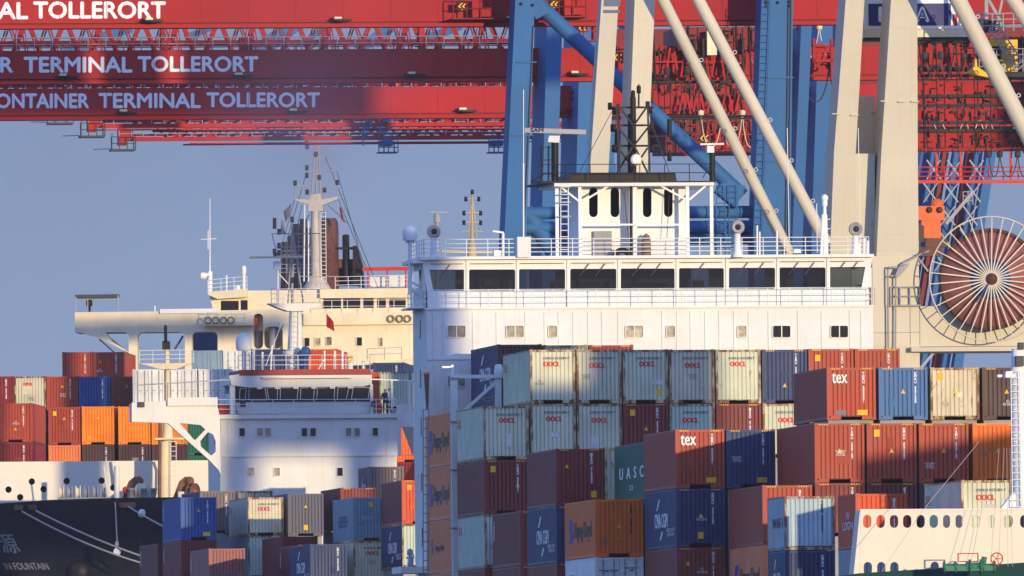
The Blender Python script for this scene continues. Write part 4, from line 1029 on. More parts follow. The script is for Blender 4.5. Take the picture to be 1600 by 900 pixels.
# ------------------------------------------------------------------ ship E: the black hulled ship with the cream bridge and open wings
THE = -0.06
FE = Fr(1548, 380, THE)
SE = thing('black_hulled_ship', FE.w(0, -60, 0), 'black hulled ship with a cream bridge on open arched wings and a rusty funnel', 'ship')
PE = []
GE = 'containers stacked before the cream bridge'
def E(d, px=150): return Fr(d, px, THE)
for d, px, py, items in (
 (1532, 97, 550, [(FT, ST, 'red', 'code', 'red container standing highest before the cream bridge, away from its twin with the yellow triangle')]),
 (1532, 145.5, 550, [(FT, ST, 'red', 'tril1 code', 'red container standing highest before the cream bridge, with a yellow triangle')]),
 (1482, -27.5, 588, [(FT, ST, 'darkred', 'code', 'dark red container cut by the picture edge beside the cream ended one')]),
 (1482, 22.5, 588, [(FT, ST, 'cream', 'redlogo', 'cream container in the row of red and blue ones beside the black hulled ship bridge')]),
 (1482, 72.5, 588, [(FT, ST, 'red', 'tri1 code', 'red container between the cream and the blue ones in the same row')]),
 (1482, 123, 588, [(FT, ST, 'blue', 'code', 'blue container beside the orange brown one, in the same row')]),
 (1482, 173.5, 588, [(FT, ST, 'brown', 'tri1', 'orange brown container between the blue one and the white refrigerated doors')]),
 (1425, -2, 630, [(FT, HC, 'red', 'code tri0 sidecode', 'red container cut by the picture edge with its dark side towards a smaller red one'), (FT, ST, 'darkred', 'code', 'dark red container cut by the picture edge above the white bow wall')]),
 (1456, 75, 636, [(FT, HC, 'red', 'sqlt tri1 code', 'red container with a square sticker beside the bright orange one'), (FT, ST, 'orangeh', 'tri', 'orange brown container right above the white bow wall')]),
 (1456, 127.5, 635, [(FT, HC, 'amber', 'tri1', 'bright orange container with a small triangle beside the red one with a sticker'), (FT, ST, 'darkbrown', 'code', 'dark brown container under the bright orange one with a triangle')]),
 (1456, 184.5, 635, [(FT, HC, 'amber', '', 'orange container partly hidden by the low white bridge wing'), (FT, ST, 'darkbrown', 'code', 'dark brown container under the orange one hidden by the wing')]),
 (1456, 236.5, 635, [(FT, HC, 'amber', '', 'orange container behind the white foremast column'), (FT, ST, 'darkbrown', '', 'dark brown container behind the rusty foremast column')]),
 (1460, 289, 652, [(FT, HC, 'green', '', 'dark green container seen through the open brace of the low bridge wing'), (FT, ST, 'green', '', 'dark green container under the other green one behind the brace')]),
 (1478, 207, 577, [(FT, HC, 'white', 'door', 'white refrigerated container doors beside the orange brown container')]),
 (1478, 258.5, 577, [(FT, HC, 'white', 'door', 'white refrigerated container doors behind the white foremast')]),
 (1478, 310, 576.5, [(FT, HC, 'white', 'door', 'white refrigerated container doors next to the low bridge roof')]),
 (1500, 299, 547.5, [(FT, ST, 'lightblue', 'door', 'light blue container doors above the white refrigerated ones')]),
 (1500, 348.5, 547.5, [(FT, ST, 'white', 'door', 'white container doors beside the light blue ones')]),
 (1500, 392, 545.5, [(FT, ST, 'navy', '', 'navy container behind the dome on the low bridge roof')]),
 (1516, 442, 546, [(FT, ST, 'navy', '', 'navy container behind the white mast column')]),
 (1508, 478, 545.5, [(FT, ST, 'scarlet', '', 'orange red container behind the roof searchlight of the low bridge')]),
 (1512, 583, 566.5, [(FT, HC, 'navy', 'code', 'navy container under the cream bridge beside the tall white wall')]),
 (1486, 593, 581, [(FT, HC, 'greygreen', '', 'grey green container behind the rail of the low bridge beside the tall white wall')]),
 (1496, 544, 582, [(FT, HC, 'scarlet', '', 'orange red container beside the grey green one behind the low bridge')]),
 (1440, 617, 668, [(FT, ST, 'orange', '', 'orange container in the small opening of the low white bridge wing'), (FT, ST, 'darkred', '', 'dark red container in the small opening under the orange one')])):
    stack(E(d), px, py, items, GE, PE)
container(Fr(1572, 320, THE), Fr(1572, 320, THE).at(298, 517)[0], Fr(1572, 320, THE).at(298, 517)[2] - ST, FT, ST, 'navy', 'sq', 'navy container seen through the arch of the cream bridge wing', GE)
zd = 10.0
hullE = [(FE.at(-420, 800)[0], 30), (FE.at(-420, 800)[0], -90), (FE.at(-400, 800)[0], -110)]
x0 = FE.at(-150, 800)[0]; x1 = FE.at(640, 800)[0]
hull(FE, [(x0 - 14, 30), (x0 - 14, -95), (x0, -150), (x0 + 12, -162), (x0 + 30, -150), (x1, -95), (x1, 30)], -1.5, 12, [12] * 7, 'hull', HULLB, SE)
for fr, x, z, L in PE:
    mb = MB(); mb.box(fr, x + .1, x + WID - .1, 0.3, L - .3, 12.004, z - 0.004); mb.build('hatch_cover', GREY, SE)
# bow: black flared plating, white bow wall
FB2 = Fr(1392, 130, 0.02)
mb = MB(); mb.prism(FB2, [(-120, 794), (0, 786.5), (80, 781), (160, 778.5), (330, 776), (420, 776), (420, 1060), (-120, 1060)], 0, 20); bow = mb.build('bow_plating', HULLB, SE)
FB3 = Fr(1410, 130, 0.02)
ph = [oval(c, y, 5.0, 5.2) for c, y in ((49.7, 752.4), (13.3, 765), (31.5, 777), (68, 764.3), (104.3, 751.7), (158.7, 751), (177, 762), (-5, 753))]
mb = MB(); mb.plate(FB3, [(-60, 722), (178, 720.3), (332, 719), (332, 800), (-60, 800)], ph, 0, .12); bw = mb.build('bow_wall', mat('cream_white_wall', (.78, .71, .60), .5, vary=.04, dirt=.08, rust=.15), SE)
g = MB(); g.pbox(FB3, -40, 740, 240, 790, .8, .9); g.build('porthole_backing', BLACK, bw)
mb = MB(); mb.tube(FB3.P(176, 721, -.3), FB3.P(184, 765, -.6), .14); mb.tube(FB3.P(243, 721, -.3), FB3.P(247.5, 735, -.3), .1); mb.tube(FB3.P(247.5, 735, -.3), FB3.P(246.5, 772, -.3), .1); mb.build('drain_pipe', WHITED, bw)
# hull lettering
mb = MB(); text_on(mb, FB2, '河源', -24, 834, 34, 864, -.02, .008, shear=-.5); 
mb2 = MB(); text_on(mb2, FB2, 'IN FOUNTAIN', 10, 879.5, 78, 890, -.02, .012, shear=-.55)
HT = plain('shade_dimmed_lettering', (.17, .18, .20), .6); mb.build('lettering', HT, bow); mb2.build('lettering', HT, bow)  # letter grey darkened to stand in for shade on the hull
mb = MB(); mb.lathe(FB2.P(123, 893, -.3), (0, -1, 0), [(.9, -.6), (.8, .1), (.5, .3), (0, .35)], 18); mb.bar(FB2.P(107, 884, -.2), FB2.P(114, 900, -.2), .3, .2); mb.build('anchor_bolster', BLACK, bow)
# deck gear on the bow
FG = Fr(1400, 150, 0.02)
for label, items in (('row of grey winch drums wound with rope along the black bow', [(k, 768, 11) for k in (96, 109, 122, 135, 149, 162)]),):
    rt = thing('winch', FG.P(130, 780), label, 'winch')
    for c, y, r in items:
        g = MB(); p = FG.P(c, y + 2, 0); g.lathe(p, FG.b, [(0, -.2), (r * .05, -.2), (r * .05, -.12), (r * .034, -.1), (r * .034, .1), (r * .05, .12), (r * .05, .2), (0, .2)], 14)
        g.build('drum', random.choice((GREY, CREAM)), rt)
    g = MB(); g.pbox(FG, 90, 777, 182, 783, -.6, .6); g.build('bed', GREY, rt)
for x, label in ((213, 'brown anchor windlass with a red knob beside the white foremast'), (292, 'dark windlass with an orange handle by the low white wing')):
    rt = thing('windlass', FG.P(x, 780), label, 'windlass'); s = -1 if x < 250 else 1
    g = MB(); g.prism(FG, [(x - 22, 778), (x - 12, 752), (x - 2, 744), (x + 6, 752), (x + 12, 776)], -.5, .5); g.lathe(FG.P(x + 4, 752), FG.a, [(0, -.6), (.35, -.55), (.35, .55), (0, .6)], 14); g.build('body', RUSTY, rt)
    g = MB(); g.lathe(FG.P(x + 9, 768, -.7), FG.b * .8 - FG.a * .6, [(0, -.25), (.62, -.25), (.62, -.15), (.3, -.1), (.3, .1), (.62, .15), (.62, .25), (0, .25)], 18); g.build('drum', CREAM if x < 250 else RUSTY, rt)
    g = MB()
    if x < 250: g.lathe(FG.P(196, 765, -.8), (0, 0, 1), [(0, -.25), (.2, -.15), (.22, .1), (0, .25)], 12); g.build('knob', SIGNRED, rt)
    else: g.tube(FG.P(294, 761, -.9), FG.P(306, 769, -.9), .1); g.build('handle', ORANGE, rt)
    g = MB(); g.pbox(FG, x - 14, 768, x + 22, 780, -.9, -.5); g.build('base', WHITED, rt)
for k, (x, lab) in enumerate(((240, 'stout grey bollard beside the rusty foremast foot'), (205, 'stout grey bollard before the brown windlass'), (225, 'stout grey bollard between the windlass and the foremast foot'))):
    p = FG.P(x, 779, -1.2); g = MB(); g.lathe(p, (0, 0, 1), [(.2, 0), (.2, .6), (.27, .62), (.27, .75), (0, .77)], 12); tag(g.build('bollard', GREY, org=p), lab, 'bollard')
# foremast of the black ship
mb = MB(); mb.tube(FG.P(257, 780, 7.00), FG.P(258, 690, 7.00), .46, .46, n=16); mb.tube(FG.P(262, 690, 7.20), FG.P(262, 640, 7.20), .42, .3, n=14); mb.tube(FG.P(262, 640, 7.20), FG.P(261, 545, 7.20), .2, .17, n=10)
mb.prism(FG, [(217, 568), (302, 567), (290, 571), (275, 577), (250, 577), (230, 571)], 6.6, 7.8); mb.pbox(FG, 242, 684, 288, 687, 6.2, 8)
fmE = mb.build('foremast', CREAM, SE)
mb = MB(); mb.tube(FG.P(249, 778, 6.45), FG.P(250, 660, 6.45), .13, n=10); mb.build('rusty_conduit', RUSTY, fmE)
mb = MB(); mb.rail([FG.P(218, 568, 6.70), FG.P(302, 567, 6.70)], .95, 1.0, 3, .022); mb.ladder(FG.P(271, 780, 6.40), FG.P(271, 690, 6.40), .4, FG.b); mb.build('rail', RAILW, fmE)
mb = MB(); mb.pbox(FG, 253.5, 533, 266, 546, 6.9, 7.5); mb.tube(FG.P(259, 534, 7.20), FG.P(258.5, 510, 1.2), .12); mb.build('lamp_house', BLACK, fmE)
mb = MB(); mb.tube(FG.P(182.5, 779, -1), FG.P(182.5, 728, -1), .2, n=10); mb.tube(FG.P(168, 776, -1), FG.P(162, 728, -1), .06); mb.build('boat_davit', WHITED, SE)
# mooring lines with rat guards
def rope(name, pts, label, sag=.6):
    P = [FB2.P(x, y, d) for x, y, d in pts]; L = []
    for i in range(13):
        u = i / 12; q = P[0].lerp(P[1], u); q.z -= sag * 4 * u * (1 - u); L.append(q)
    mb = MB(); mb.path(L, .07, 6); return tag(mb.build(name, ROPE, org=P[0]), label, 'rope')
rope('mooring_rope', [(34, 799, -.3), (236, 884, -6)], 'lower of the two pale ropes that carry one round disc', .35)
rope('mooring_rope', [(56, 798, -.3), (236, 874, -6)], 'upper of the two pale ropes slanting down the black hull', .2)
rope('mooring_rope', [(200, 791, -.3), (258, 824, -5)], 'short pale rope running from the hull to the blue container', .05)
def guard(px, py, d, label):
    p = FB2.P(px, py, d); mb = MB(); mb.lathe(p, Vector((.55, -1, -.2)), [(.04, -.03), (.3, -.02), (.31, 0), (.3, .02), (.04, .06), (0, .06)], 18)
    return tag(mb.build('rat_guard', RAILW, org=p), label, 'rat guard')
guard(183, 862, -4.2, 'white disc on the lower mooring rope'); guard(221.5, 802, -1.9, 'white disc on the short mooring rope near the blue container')
mb = MB(); mb.tube(FB2.P(180, 785, -.2), FB2.P(183, 846, -3.8), .05); mb.pbox(FB2, 180, 846, 185.5, 853, -4, -3.7); tag(mb.build('hanging_line', ROPE, org=FB2.P(180, 785)), 'thin rope hanging straight down the black hull to the white disc', 'rope')
multi('fairlead', RUSTY, bow, ((22, 789, 36, 797), (44, 789, 58, 797), (186, 785, 212, 793)), lambda mb, a, b, c, d: mb.pbox(FB2, a, b, c, d, -.4, -.01))
# cream superstructure
arch = [rrect(215, 519, 289, 640, 9, 4), rrect(300, 518.5, 340, 640, 8, 4)]
mb = MB(); mb.plate(FE, [(117, 488), (250, 486.5), (340, 485), (645, 480), (645, 570), (384, 572), (384, 600), (205, 600), (203, 552), (162, 532), (130, 521), (117, 519)], [[(165, 519), (196, 519), (201, 523), (201, 550), (176, 534)]] + [rrect(215, 519, 289, 596, 9, 4), rrect(300, 518.5, 340, 596, 8, 4)] + [rrect(396, 490, 411, 545, 7, 4), rrect(412, 510, 441, 545, 10, 4)], 0, 1.2)
sup = mb.build('bridge_front', CREAM, SE)
mb = MB(); mb.pbox(FE, 118, 489, 640, 517, 1.21, 6); mb.pbox(FE, 390, 500, 640, 575, 3, 9); mb.build('accommodation_block', CREAM, sup)
mb = MB(); mb.pbox(FE, 442, 505, 640, 571, -.5, -.02); mb.pbox(FE, 474, 488.5, 645, 507.5, -.9, -.03); mb.prism(FE, [(586, 566), (645, 560), (645, 570), (586, 571)], -2, -.5); mb.build('lower_front', CREAM, sup)
for a, y0 in ((475.5, 528), (492.5, 528), (510, 526.5), (557.5, 527), (593, 528)): window(FE, a, y0, a + (8 if a < 590 else 4.5), y0 + 13, sup, GLASSD if a in (475.5, 557.5) else CURT, d=-.5, m=CREAM, rr=1.2)
mb = MB(); mb.pbox(FE, 250, 482.5, 340, 489.5, -.2, 1.5); mb.build('wing_bulwark', WHITE, sup)
wins = [(345, 470, 373, 488), (376, 469, 387, 487), (505, 466, 533, 484), (536, 466, 563, 484), (567, 466.5, 584, 484), (589, 467, 603, 484), (608, 467, 634, 484)]
mb = MB(); mb.plate_row(FE, (326, 458), (640, 450), (335, 491), (640, 487), [rrect(*w, 1.5) for w in wins], .6, .15); mb.pbox(FE, 336, 453, 640, 461, .76, 5)
mb.prism(FE, [(324, 456), (386, 451), (386, 464), (340, 467), (326, 461)], -.4, .58); mb.prism(FE, [(500, 452), (640, 450), (640, 465), (500, 466)], .1, .58)
eb = mb.build('wheelhouse', CREAM, sup)
for w in wins: g = MB(); g.pbox(FE, *w, .64, .66); g.build('window_pane', GLASSD, eb)
mb = MB(); mb.pbox(FE, 341, 489, 640, 492, .3, 4); mb.build('inner_deck', BLACK, eb)
multi('life_ring', mat('weathered_life_ring', (.30, .22, .13), .7), SE, [(c, 500.5, -1.25) for c in (325, 337, 349, 361)] + [(c, 498, -1.1) for c in (611, 625, 637)], lambda mb, c, y, d: mb.ring(FE.P(c, y, d), FE.a, .25, .07, 16, 6))
multi('deck_rail', RAILW, SE, (((320, 507, -1), (392, 507, -1), .95, .8, 3), ((470, 488, -.9), (640, 487, -.9), .95, 1.2, 2), ((588, 560, -1.9), (642, 558, -1.9), .95, 1.4, 2), ((325, 457, 0), (386, 451, 0), 1.0, 1, 3), ((524, 452, 2), (645, 449, 2), 1.0, 1.0, 3)), lambda mb, p, q, h, st, n: mb.rail([FE.P(*p), FE.P(*q)], h, st, n, .022))
mb = MB(); mb.pbox(FE, 318, 505, 396, 508.5, -1.05, 0); mb.build('life_ring_shelf', CREAM, sup)
mb = MB()
for a in (118, 184): 
    for d in (.3, 2.4): mb.tube(FE.P(a, 488, d), FE.P(a, 461, d), .06)
mb.tube(FE.P(137, 488, .3), FE.P(137, 460, .3), .05); mb.tube(FE.P(146, 487, .6), FE.P(146, 467, .6), .04); mb.bar(FE.P(117, 467.5, .3), FE.P(184, 467, .3), .06, .06)
mb.build('canopy_post', GREY, SE)
mb = MB(); mb.prism(FE, [(117, 460.5), (184, 459.5), (182, 465), (120, 466)], .2, 2.6); mb.build('canopy', DGREY, SE)
mb = MB(); mb.lathe(FE.P(139.5, 487, 1.2), (0, 0, 1), [(.12, 0), (.12, .4), (.26, .5), (.25, .9), (0, 1)], 10); mb.build('repeater_compass', BLACK, SE)
mb = MB(); mb.tube(FE.P(155, 530, .4), FE.P(178, 550, .4), .06); mb.tube(FE.P(170, 527, .8), FE.P(200, 551, .8), .06); mb.tube(FE.P(286, 525, 1), FE.P(273, 546, 1), .08); mb.build('wing_stay', DGREY, SE)
mb = MB()
mb.tube(FE.P(328, 457, 1), FE.P(328, 424, 1), .2); mb.tube(FE.P(328, 424, 1), FE.P(328, 310, 1), .06, .03); mb.tube(FE.P(381, 455, 2), FE.P(381, 430, 2), .14); mb.lathe(FE.P(381, 424, 2), (0, 0, 1), [(.14, -.3), (.2, .0), (.2, .35), (0, .5)], 10); mb.tube(FE.P(354, 455, 2), FE.P(354, 430, 2), .07); mb.lathe(FE.P(370, 453, 2), (0, 0, 1), [(.3, 0), (.3, .3), (0, .4)], 12)
mb.lathe(FE.P(318, 431, .5), FE.b, [(.28, -.2), (.3, .1), (.1, .3)], 10); mb.bar(FE.P(318, 428, .5), FE.P(330, 430, .5), .12, .2); mb.bar(FE.P(314, 374, 1), FE.P(338, 373, 1), .05, .05); mb.tube(FE.P(325, 390, 1), FE.P(325, 360, 1), .04)
mb.tube(FE.P(242, 487, .5), FE.P(242, 478, .5), .06); mb.build('roof_mast', WHITED, SE)
mb = MB(); mb.tube(FE.P(403, 545, 1.5), FE.P(403, 494, 1.5), .3, n=12); mb.tube(FE.P(427, 545, 1), FE.P(427, 492, 1), .34, n=12); mb.lathe(FE.P(427, 492, 1), (0, 0, 1), [(.34, -.02), (.3, .15), (0, .25)], 12); mb.lathe(FE.P(403, 494, 1.5), (0, 0, 1), [(.3, -.02), (.26, .15), (0, .2)], 12); mb.build('vent_pipe', GREY, SE)
mb = MB(); mb.prism(FE, [(394, 505), (404, 492), (404, 512), (394, 514)], .9, 1.0); mb.build('orange_panel', ORANGE, SE)
# funnel group and main mast of the black ship
FF = Fr(1585, 500, THE)
mb = MB(); mb.lathe(FF.P(515, 445, 1), (0, 0, 1), [(.78, -.5), (.78, 4.6), (.74, 5.2), (.55, 5.5), (0, 5.5)], 18); mb.pbox(FF, 500, 405, 560, 419, 1, 3); mb.pbox(FF, 498, 420, 562, 446, 2.4, 5); fu = mb.build('funnel', mat('sooty_rust_red', (.15, .05, .035), .7, vary=.5, dirt=.8, rust=.6, rustcol=(.03, .02, .02)), SE)
mb = MB(); mb.lathe(FF.P(541, 430, 1), (0, 0, 1), [(.3, -.5), (.3, 3.3), (0, 3.4)], 12); mb.prism(FF, [(551, 445), (551, 384), (557, 384), (566, 415), (568, 450)], 0, 1.5); mb.bar(FF.P(524, 388, .5), FF.P(556, 388, .5), .2, .2); mb.build('exhaust', BLACK, fu)
mb = MB(); mb.prism(FF, [(438, 452), (440, 400), (446, 385), (462, 365), (478, 372), (484, 395), (484, 430), (476, 440), (476, 452)], 2, 6); mb.build('engine_casing', mat('sooty_navy', (.018, .022, .06), .6, vary=.4, dirt=.4), SE)
mb = MB(); mb.tube(FF.P(495, 450, -2), FF.P(493, 330, -2), .5, .36, n=16); mb.tube(FF.P(495, 452, -2), FF.P(495, 432, -2), 1.2, .62, n=16)
mb.prism(FF, [(482, 330), (484, 305), (501, 302), (504, 330)], -2.4, -1.2); mb.prism(FF, [(459, 311), (484, 312), (484, 320), (470, 316)], -2.4, -1.4); mb.prism(FF, [(502, 312), (527, 307), (528, 311), (503, 321)], -2.4, -1.4)
mm = mb.build('main_mast', mat('sooted_mast_paint', (.58, .52, .44), .6, vary=.25, dirt=.55, rust=.45), SE)
mb = MB()
for a, b in (((487, 305), (494, 212)), ((501, 302), (497, 212)), ((494, 305), (495.5, 205))): mb.tube(FF.P(*a, -2), FF.P(*b, -2), .09, .06)
for y, a, b in ((226, 480, 512), (244.5, 482, 508), (266.5, 472, 526), (290, 461, 482)): mb.bar(FF.P(a, y, -2), FF.P(b, y, -2), .1, .1)
for y0, y1 in ((220, 244), (244, 266), (266, 290)): mb.bar(FF.P(490, y0, -2), FF.P(499, y1, -2), .05, .05); mb.bar(FF.P(498, y0, -2), FF.P(489, y1, -2), .05, .05)
mb.rail([FF.P(461, 312, -2), FF.P(484, 312, -2)], 1.1, .6, 3, .022); mb.rail([FF.P(503, 312, -2), FF.P(527, 307, -2)], 1.1, .6, 3, .022)
mb.tube(FF.P(461, 312, -2), FF.P(461, 286, -2), .05); mb.tube(FF.P(527, 308, -2), FF.P(527, 286, -2), .05); mb.build('mast_lattice', GREY, mm)
multi('signal_lamp', BLACK, mm, ((461, 286), (527, 285), (479.5, 262), (479.5, 274), (480, 229), (479, 224), (480, 300), (493.5, 241), (507, 297), (499, 277)), lambda mb, x, y: mb.lathe(FF.P(x, y, -2.1), (0, 0, 1), [(0, -.22), (.15, -.2), (.15, .2), (0, .22)], 8))
mb = MB(); mb.tube(FF.P(482, 440, -3), FF.P(482, 345, -3), .06); mb.tube(FF.P(475, 440, -3), FF.P(476, 320, -3), .06); mb.ladder(FF.P(506, 440, -2.6), FF.P(505, 332, -2.6), .4, FF.b); mb.build('ladder', RAILW, mm)
flag(FF, [(455, 318), (443, 330), (446, 347), (452, 338)], FLAGG, -2, 'dull grey green flag hanging from the tall mast of the black ship')
flag(FF, [(530, 322), (534, 326), (539, 350), (533, 342)], FLAGR, -2, 'bright red flag on a stay beside the rusty funnel')
mb = MB(); mb.tube(FF.P(528, 310, -2), FF.P(585, 450, 1), .025); mb.tube(FF.P(512, 320, -2), FF.P(545, 350, 1), .025); mb.tube(FF.P(460, 312, -2), FF.P(436, 400, -2), .025); mb.build('stay', CABLE, mm)
multi('stay', CABLE, mm, (((480, 266), (432, 430)), ((472, 320), (446, 440)), ((526, 267), (560, 384)), ((505, 330), (524, 388)), ((484, 335), (462, 365)), ((508, 244), (590, 448))), lambda mb, a, b: mb.tube(FF.P(*a, -2), FF.P(*b, -1), .03, n=5))
multi('exhaust', BLACK, SE, ((446, 378, .35), (455, 368, .3), (464, 350, .4), (474, 342, .3), (481, 356, .25)), lambda mb, x, y, r: mb.tube(FF.P(x, 450, 1.2), FF.P(x, y, 1.2), r, n=10))
mb = MB(); mb.rail([FF.P(436, 405, .5), FF.P(486, 404, .5)], 1.0, .6, 3, .04); mb.rail([FF.P(438, 432, .3), FF.P(490, 432, .3)], 1.0, .6, 3, .04); mb.ladder(FF.P(470, 450, .4), FF.P(470, 345, .4), .4, FF.b); mb.build('casing_rail', GREY, SE)
mb = MB(); mb.bar(FF.P(566, 420.5, -1), FF.P(640, 419.5, -1), .3, .22, up=FF.a)
for c in (575, 605, 634): mb.tube(FF.P(c, 450, -1), FF.P(c, 420, -1), .07)
mb.build('red_awning_bar', SIGNRED, SE)
multi('deck_box', WHITED, SE, ((578, 433, 602, 448), (608, 430, 634, 448)), lambda mb, a, b, c, d: mb.pbox(FF, a, b, c, d, 0, 2))
# far yellowish mast and whip behind the long bridge
FM = Fr(1640, 738)
mb = MB(); mb.tube(FM.P(737.5, 470, 0), FM.P(737.5, 370, 0), .32, .2, n=12); mb.tube(FM.P(737.5, 370, 0), FM.P(738, 300, 0), .14, .08)
mb.tube(FM.P(731, 372, 0), FM.P(737, 312, 0), .06); mb.tube(FM.P(745, 372, 0), FM.P(739, 312, 0), .06)
for y, a, b in ((310, 728, 748), (332, 724, 752), (347, 724, 752), (361, 722, 754)): mb.bar(FM.P(a, y, 0), FM.P(b, y, 0), .08, .08)
mb.bar(FM.P(690, 393, 0), FM.P(775, 394, 0), .3, .25); mb.lathe(FM.P(737.5, 400, 0), (0, 0, 1), [(.5, -.2), (.4, .4), (.3, 1.2), (0, 1.2)], 12)
mb.tube(FM.P(737.5, 470, 0), FM.P(737.5, 1330, 0), .32, n=10)
far = mb.build('distant_mast', mat('ochre_mast_paint', (.42, .33, .19), .6), org=FM.P(737.5, 470, 0)); tag(far, 'yellowish distant signal mast rising behind the long white bridge', 'mast')
m2 = MB()
for x, y in ((728, 311), (748, 311), (725, 333), (751, 333), (725, 348), (751, 348), (738, 300)): m2.lathe(FM.P(x, y, 0), (0, 0, 1), [(0, -.2), (.14, -.2), (.14, .2), (0, .2)], 8)
m2.build('signal_lamp', BLACK, far)
mb = MB(); mb.tube(FM.P(683, 1330, 0), FM.P(683, 334, 0), .16); mb.bar(FM.P(669, 331, 0), FM.P(699, 332, 0), .16, .1); mb.lathe(FM.P(683, 342, 0), (0, 0, 1), [(.3, -.3), (.3, .3), (0, .35)], 10); tag(mb.build('distant_radar_mast', GREY, org=FM.P(683, 470, 0)), 'slim distant pole with a radar bar behind the long bridge roof', 'mast')
# ------------------------------------------------------------------ quay cranes with red booms
ZQ = 2.41
def leg(fr, pts, d0, d1, name, m, parent):
    """pts: top left, top right, bottom right, bottom left pixels; carried straight down to the quay"""
    mb = MB(); mb.prism(fr, pts, d0, d1)
    a, b = fr.at(*pts[3], d0), fr.at(*pts[2], d0)
    if a[2] > ZQ + 1: mb.box(fr, a[0], b[0], d0, d1, ZQ, min(a[2], b[2]) + .01)
    for k in range(1, 9):                                          # plate seams
        t = k / 9 + .02 * math.sin(k * 2.3); L = [pts[0][i] + (pts[3][i] - pts[0][i]) * t for i in (0, 1)]; R = [pts[1][i] + (pts[2][i] - pts[1][i]) * t for i in (0, 1)]
        mb.prism(fr, [(L[0], L[1]), (R[0], R[1]), (R[0], R[1] + .55), (L[0], L[1] + .55)], d0 - .02, d0 - .003)
    return mb.build(name, m, parent)
CR = []
def boom(fr, root, x0, x1, y0, y1, flange=8, rear=True, d=4.0):
    sl = -.0051
    yy = lambda x, y: y + sl * (x - 400)
    mb = MB(); q = [(x0, yy(x0, y0)), (x1, yy(x1, y0)), (x1, yy(x1, y1)), (x0, yy(x0, y1))]
    mb.prism(fr, q, d, d + 1.3)
    x = x0 + 30
    while x < x1:                                                  # vertical weld stiffeners
        mb.pbox(fr, x, yy(x, y0 + .5), x + .7, yy(x, y1 - .5), d - .03, d - .002); x += 74
    if rear: mb.prism(fr, q, d + 7.5, d + 8.8)
    b = mb.build('boom', RED, root)
    mb = MB(); mb.prism(fr, [(x0, yy(x0, y1 + .1)), (x1, yy(x1, y1 + .1)), (x1, yy(x1, y1 + 2.4)), (x0, yy(x0, y1 + 2.4))], d + .25, d + 1.0)
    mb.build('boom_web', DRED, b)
    mb = MB(); mb.prism(fr, [(x0, yy(x0, y1 + 2.5)), (x1, yy(x1, y1 + 2.5)), (x1, yy(x1, y1 + flange)), (x0, yy(x0, y1 + flange))], d - .25, d + 1.3); mb.build('boom_flange', RED, b)
    return b, yy
specs = [
 (1112, 'blue quay crane nearest the long bridge, its lettered red boom at the top edge', (-90, 35), [(808, -60), (838, -60), (822, 375), (788, 375)], [(1192, -60), (1240, -60), (1235, 375), (1178, 375)], 2.6, 2.6, 'TOLLERORT', (197.5, 3.5, 258, 28), ('AL', -3, 42)),
 (1219, 'blue quay crane with the second lettered red boom from the top', (77.5, 121.5), [(857, -60), (882, -60), (868, 375), (846, 375)], [(1256, -60), (1273, -60), (1254, 375), (1238, 375)], 6.5, 5.0, None, None, None),
 (1302, 'blue quay crane with the third lettered red boom from the top', (136.5, 178), [(909, -60), (934, -60), (925, 375), (898, 375)], [(1282, -60), (1304, -60), (1292, 375), (1268, 375)], 9.0, 6.0, None, None, None)]
FCS = []
for i, (Dd, label, (by0, by1), A, B, dA, dB, *_r) in enumerate(specs):
    fc = Fr(Dd, 800); FCS.append(fc)
    xq = fc.w(*fc.at(1010, 300)); root = thing('quay_crane', (xq.x, xq.y, ZQ), label, 'crane', 'blue quay cranes with red booms')
    CR.append(root)
    leg(fc, A, 0, dA, 'leg', BLUE, root); leg(fc, B, 0, dB, 'leg', BLUE, root)
    b, yy = boom(fc, root, -160, 1700, by0, by1)
    mb = MB(); T = lambda sv, x0, x1, y0, y1, bold=.03: text_on(mb, fc, sv, x0, y0, x1, y1, 3.985, bold)
    if i == 0: T('AL', -3, 43, 4.2, 29); T('TOLLERORT', 53, 258, 3, 28.3)
    elif i == 1: T('R', 1, 20, 90, 112.5); T('TERMINAL', 38, 206, 89.5, 112.5); T('TOLLERORT', 216, 402.5, 88.5, 111.5)
    else: T('CONTAINER', -26, 138.5, 146.5, 168.5); T('TERMINAL', 155, 313, 146, 168); T('TOLLERORT', 323.5, 499, 145, 167)
    mb.build('lettering', TXWHITE, b)
    # lamps hung under the boom
    for x in ((235, 530, 800) if i == 0 else (100, 375, 645, 900) if i == 1 else (195, 460, 725)):
        g = MB(); y = yy(x, by1 - 5)
        g.pbox(fc, x - 7, y - 3.2, x + 4, y, 3.3, 3.9); l = g.build('floodlight', CREAM, b)
        g = MB(); g.prism(fc, [(x - 11, y + .3), (x + 20, y + .3), (x + 20, y + 3), (x + 6, y + 4), (x - 8, y + 2)], 3.2, 3.95); g.build('lamp_bracket', BLACK, l)
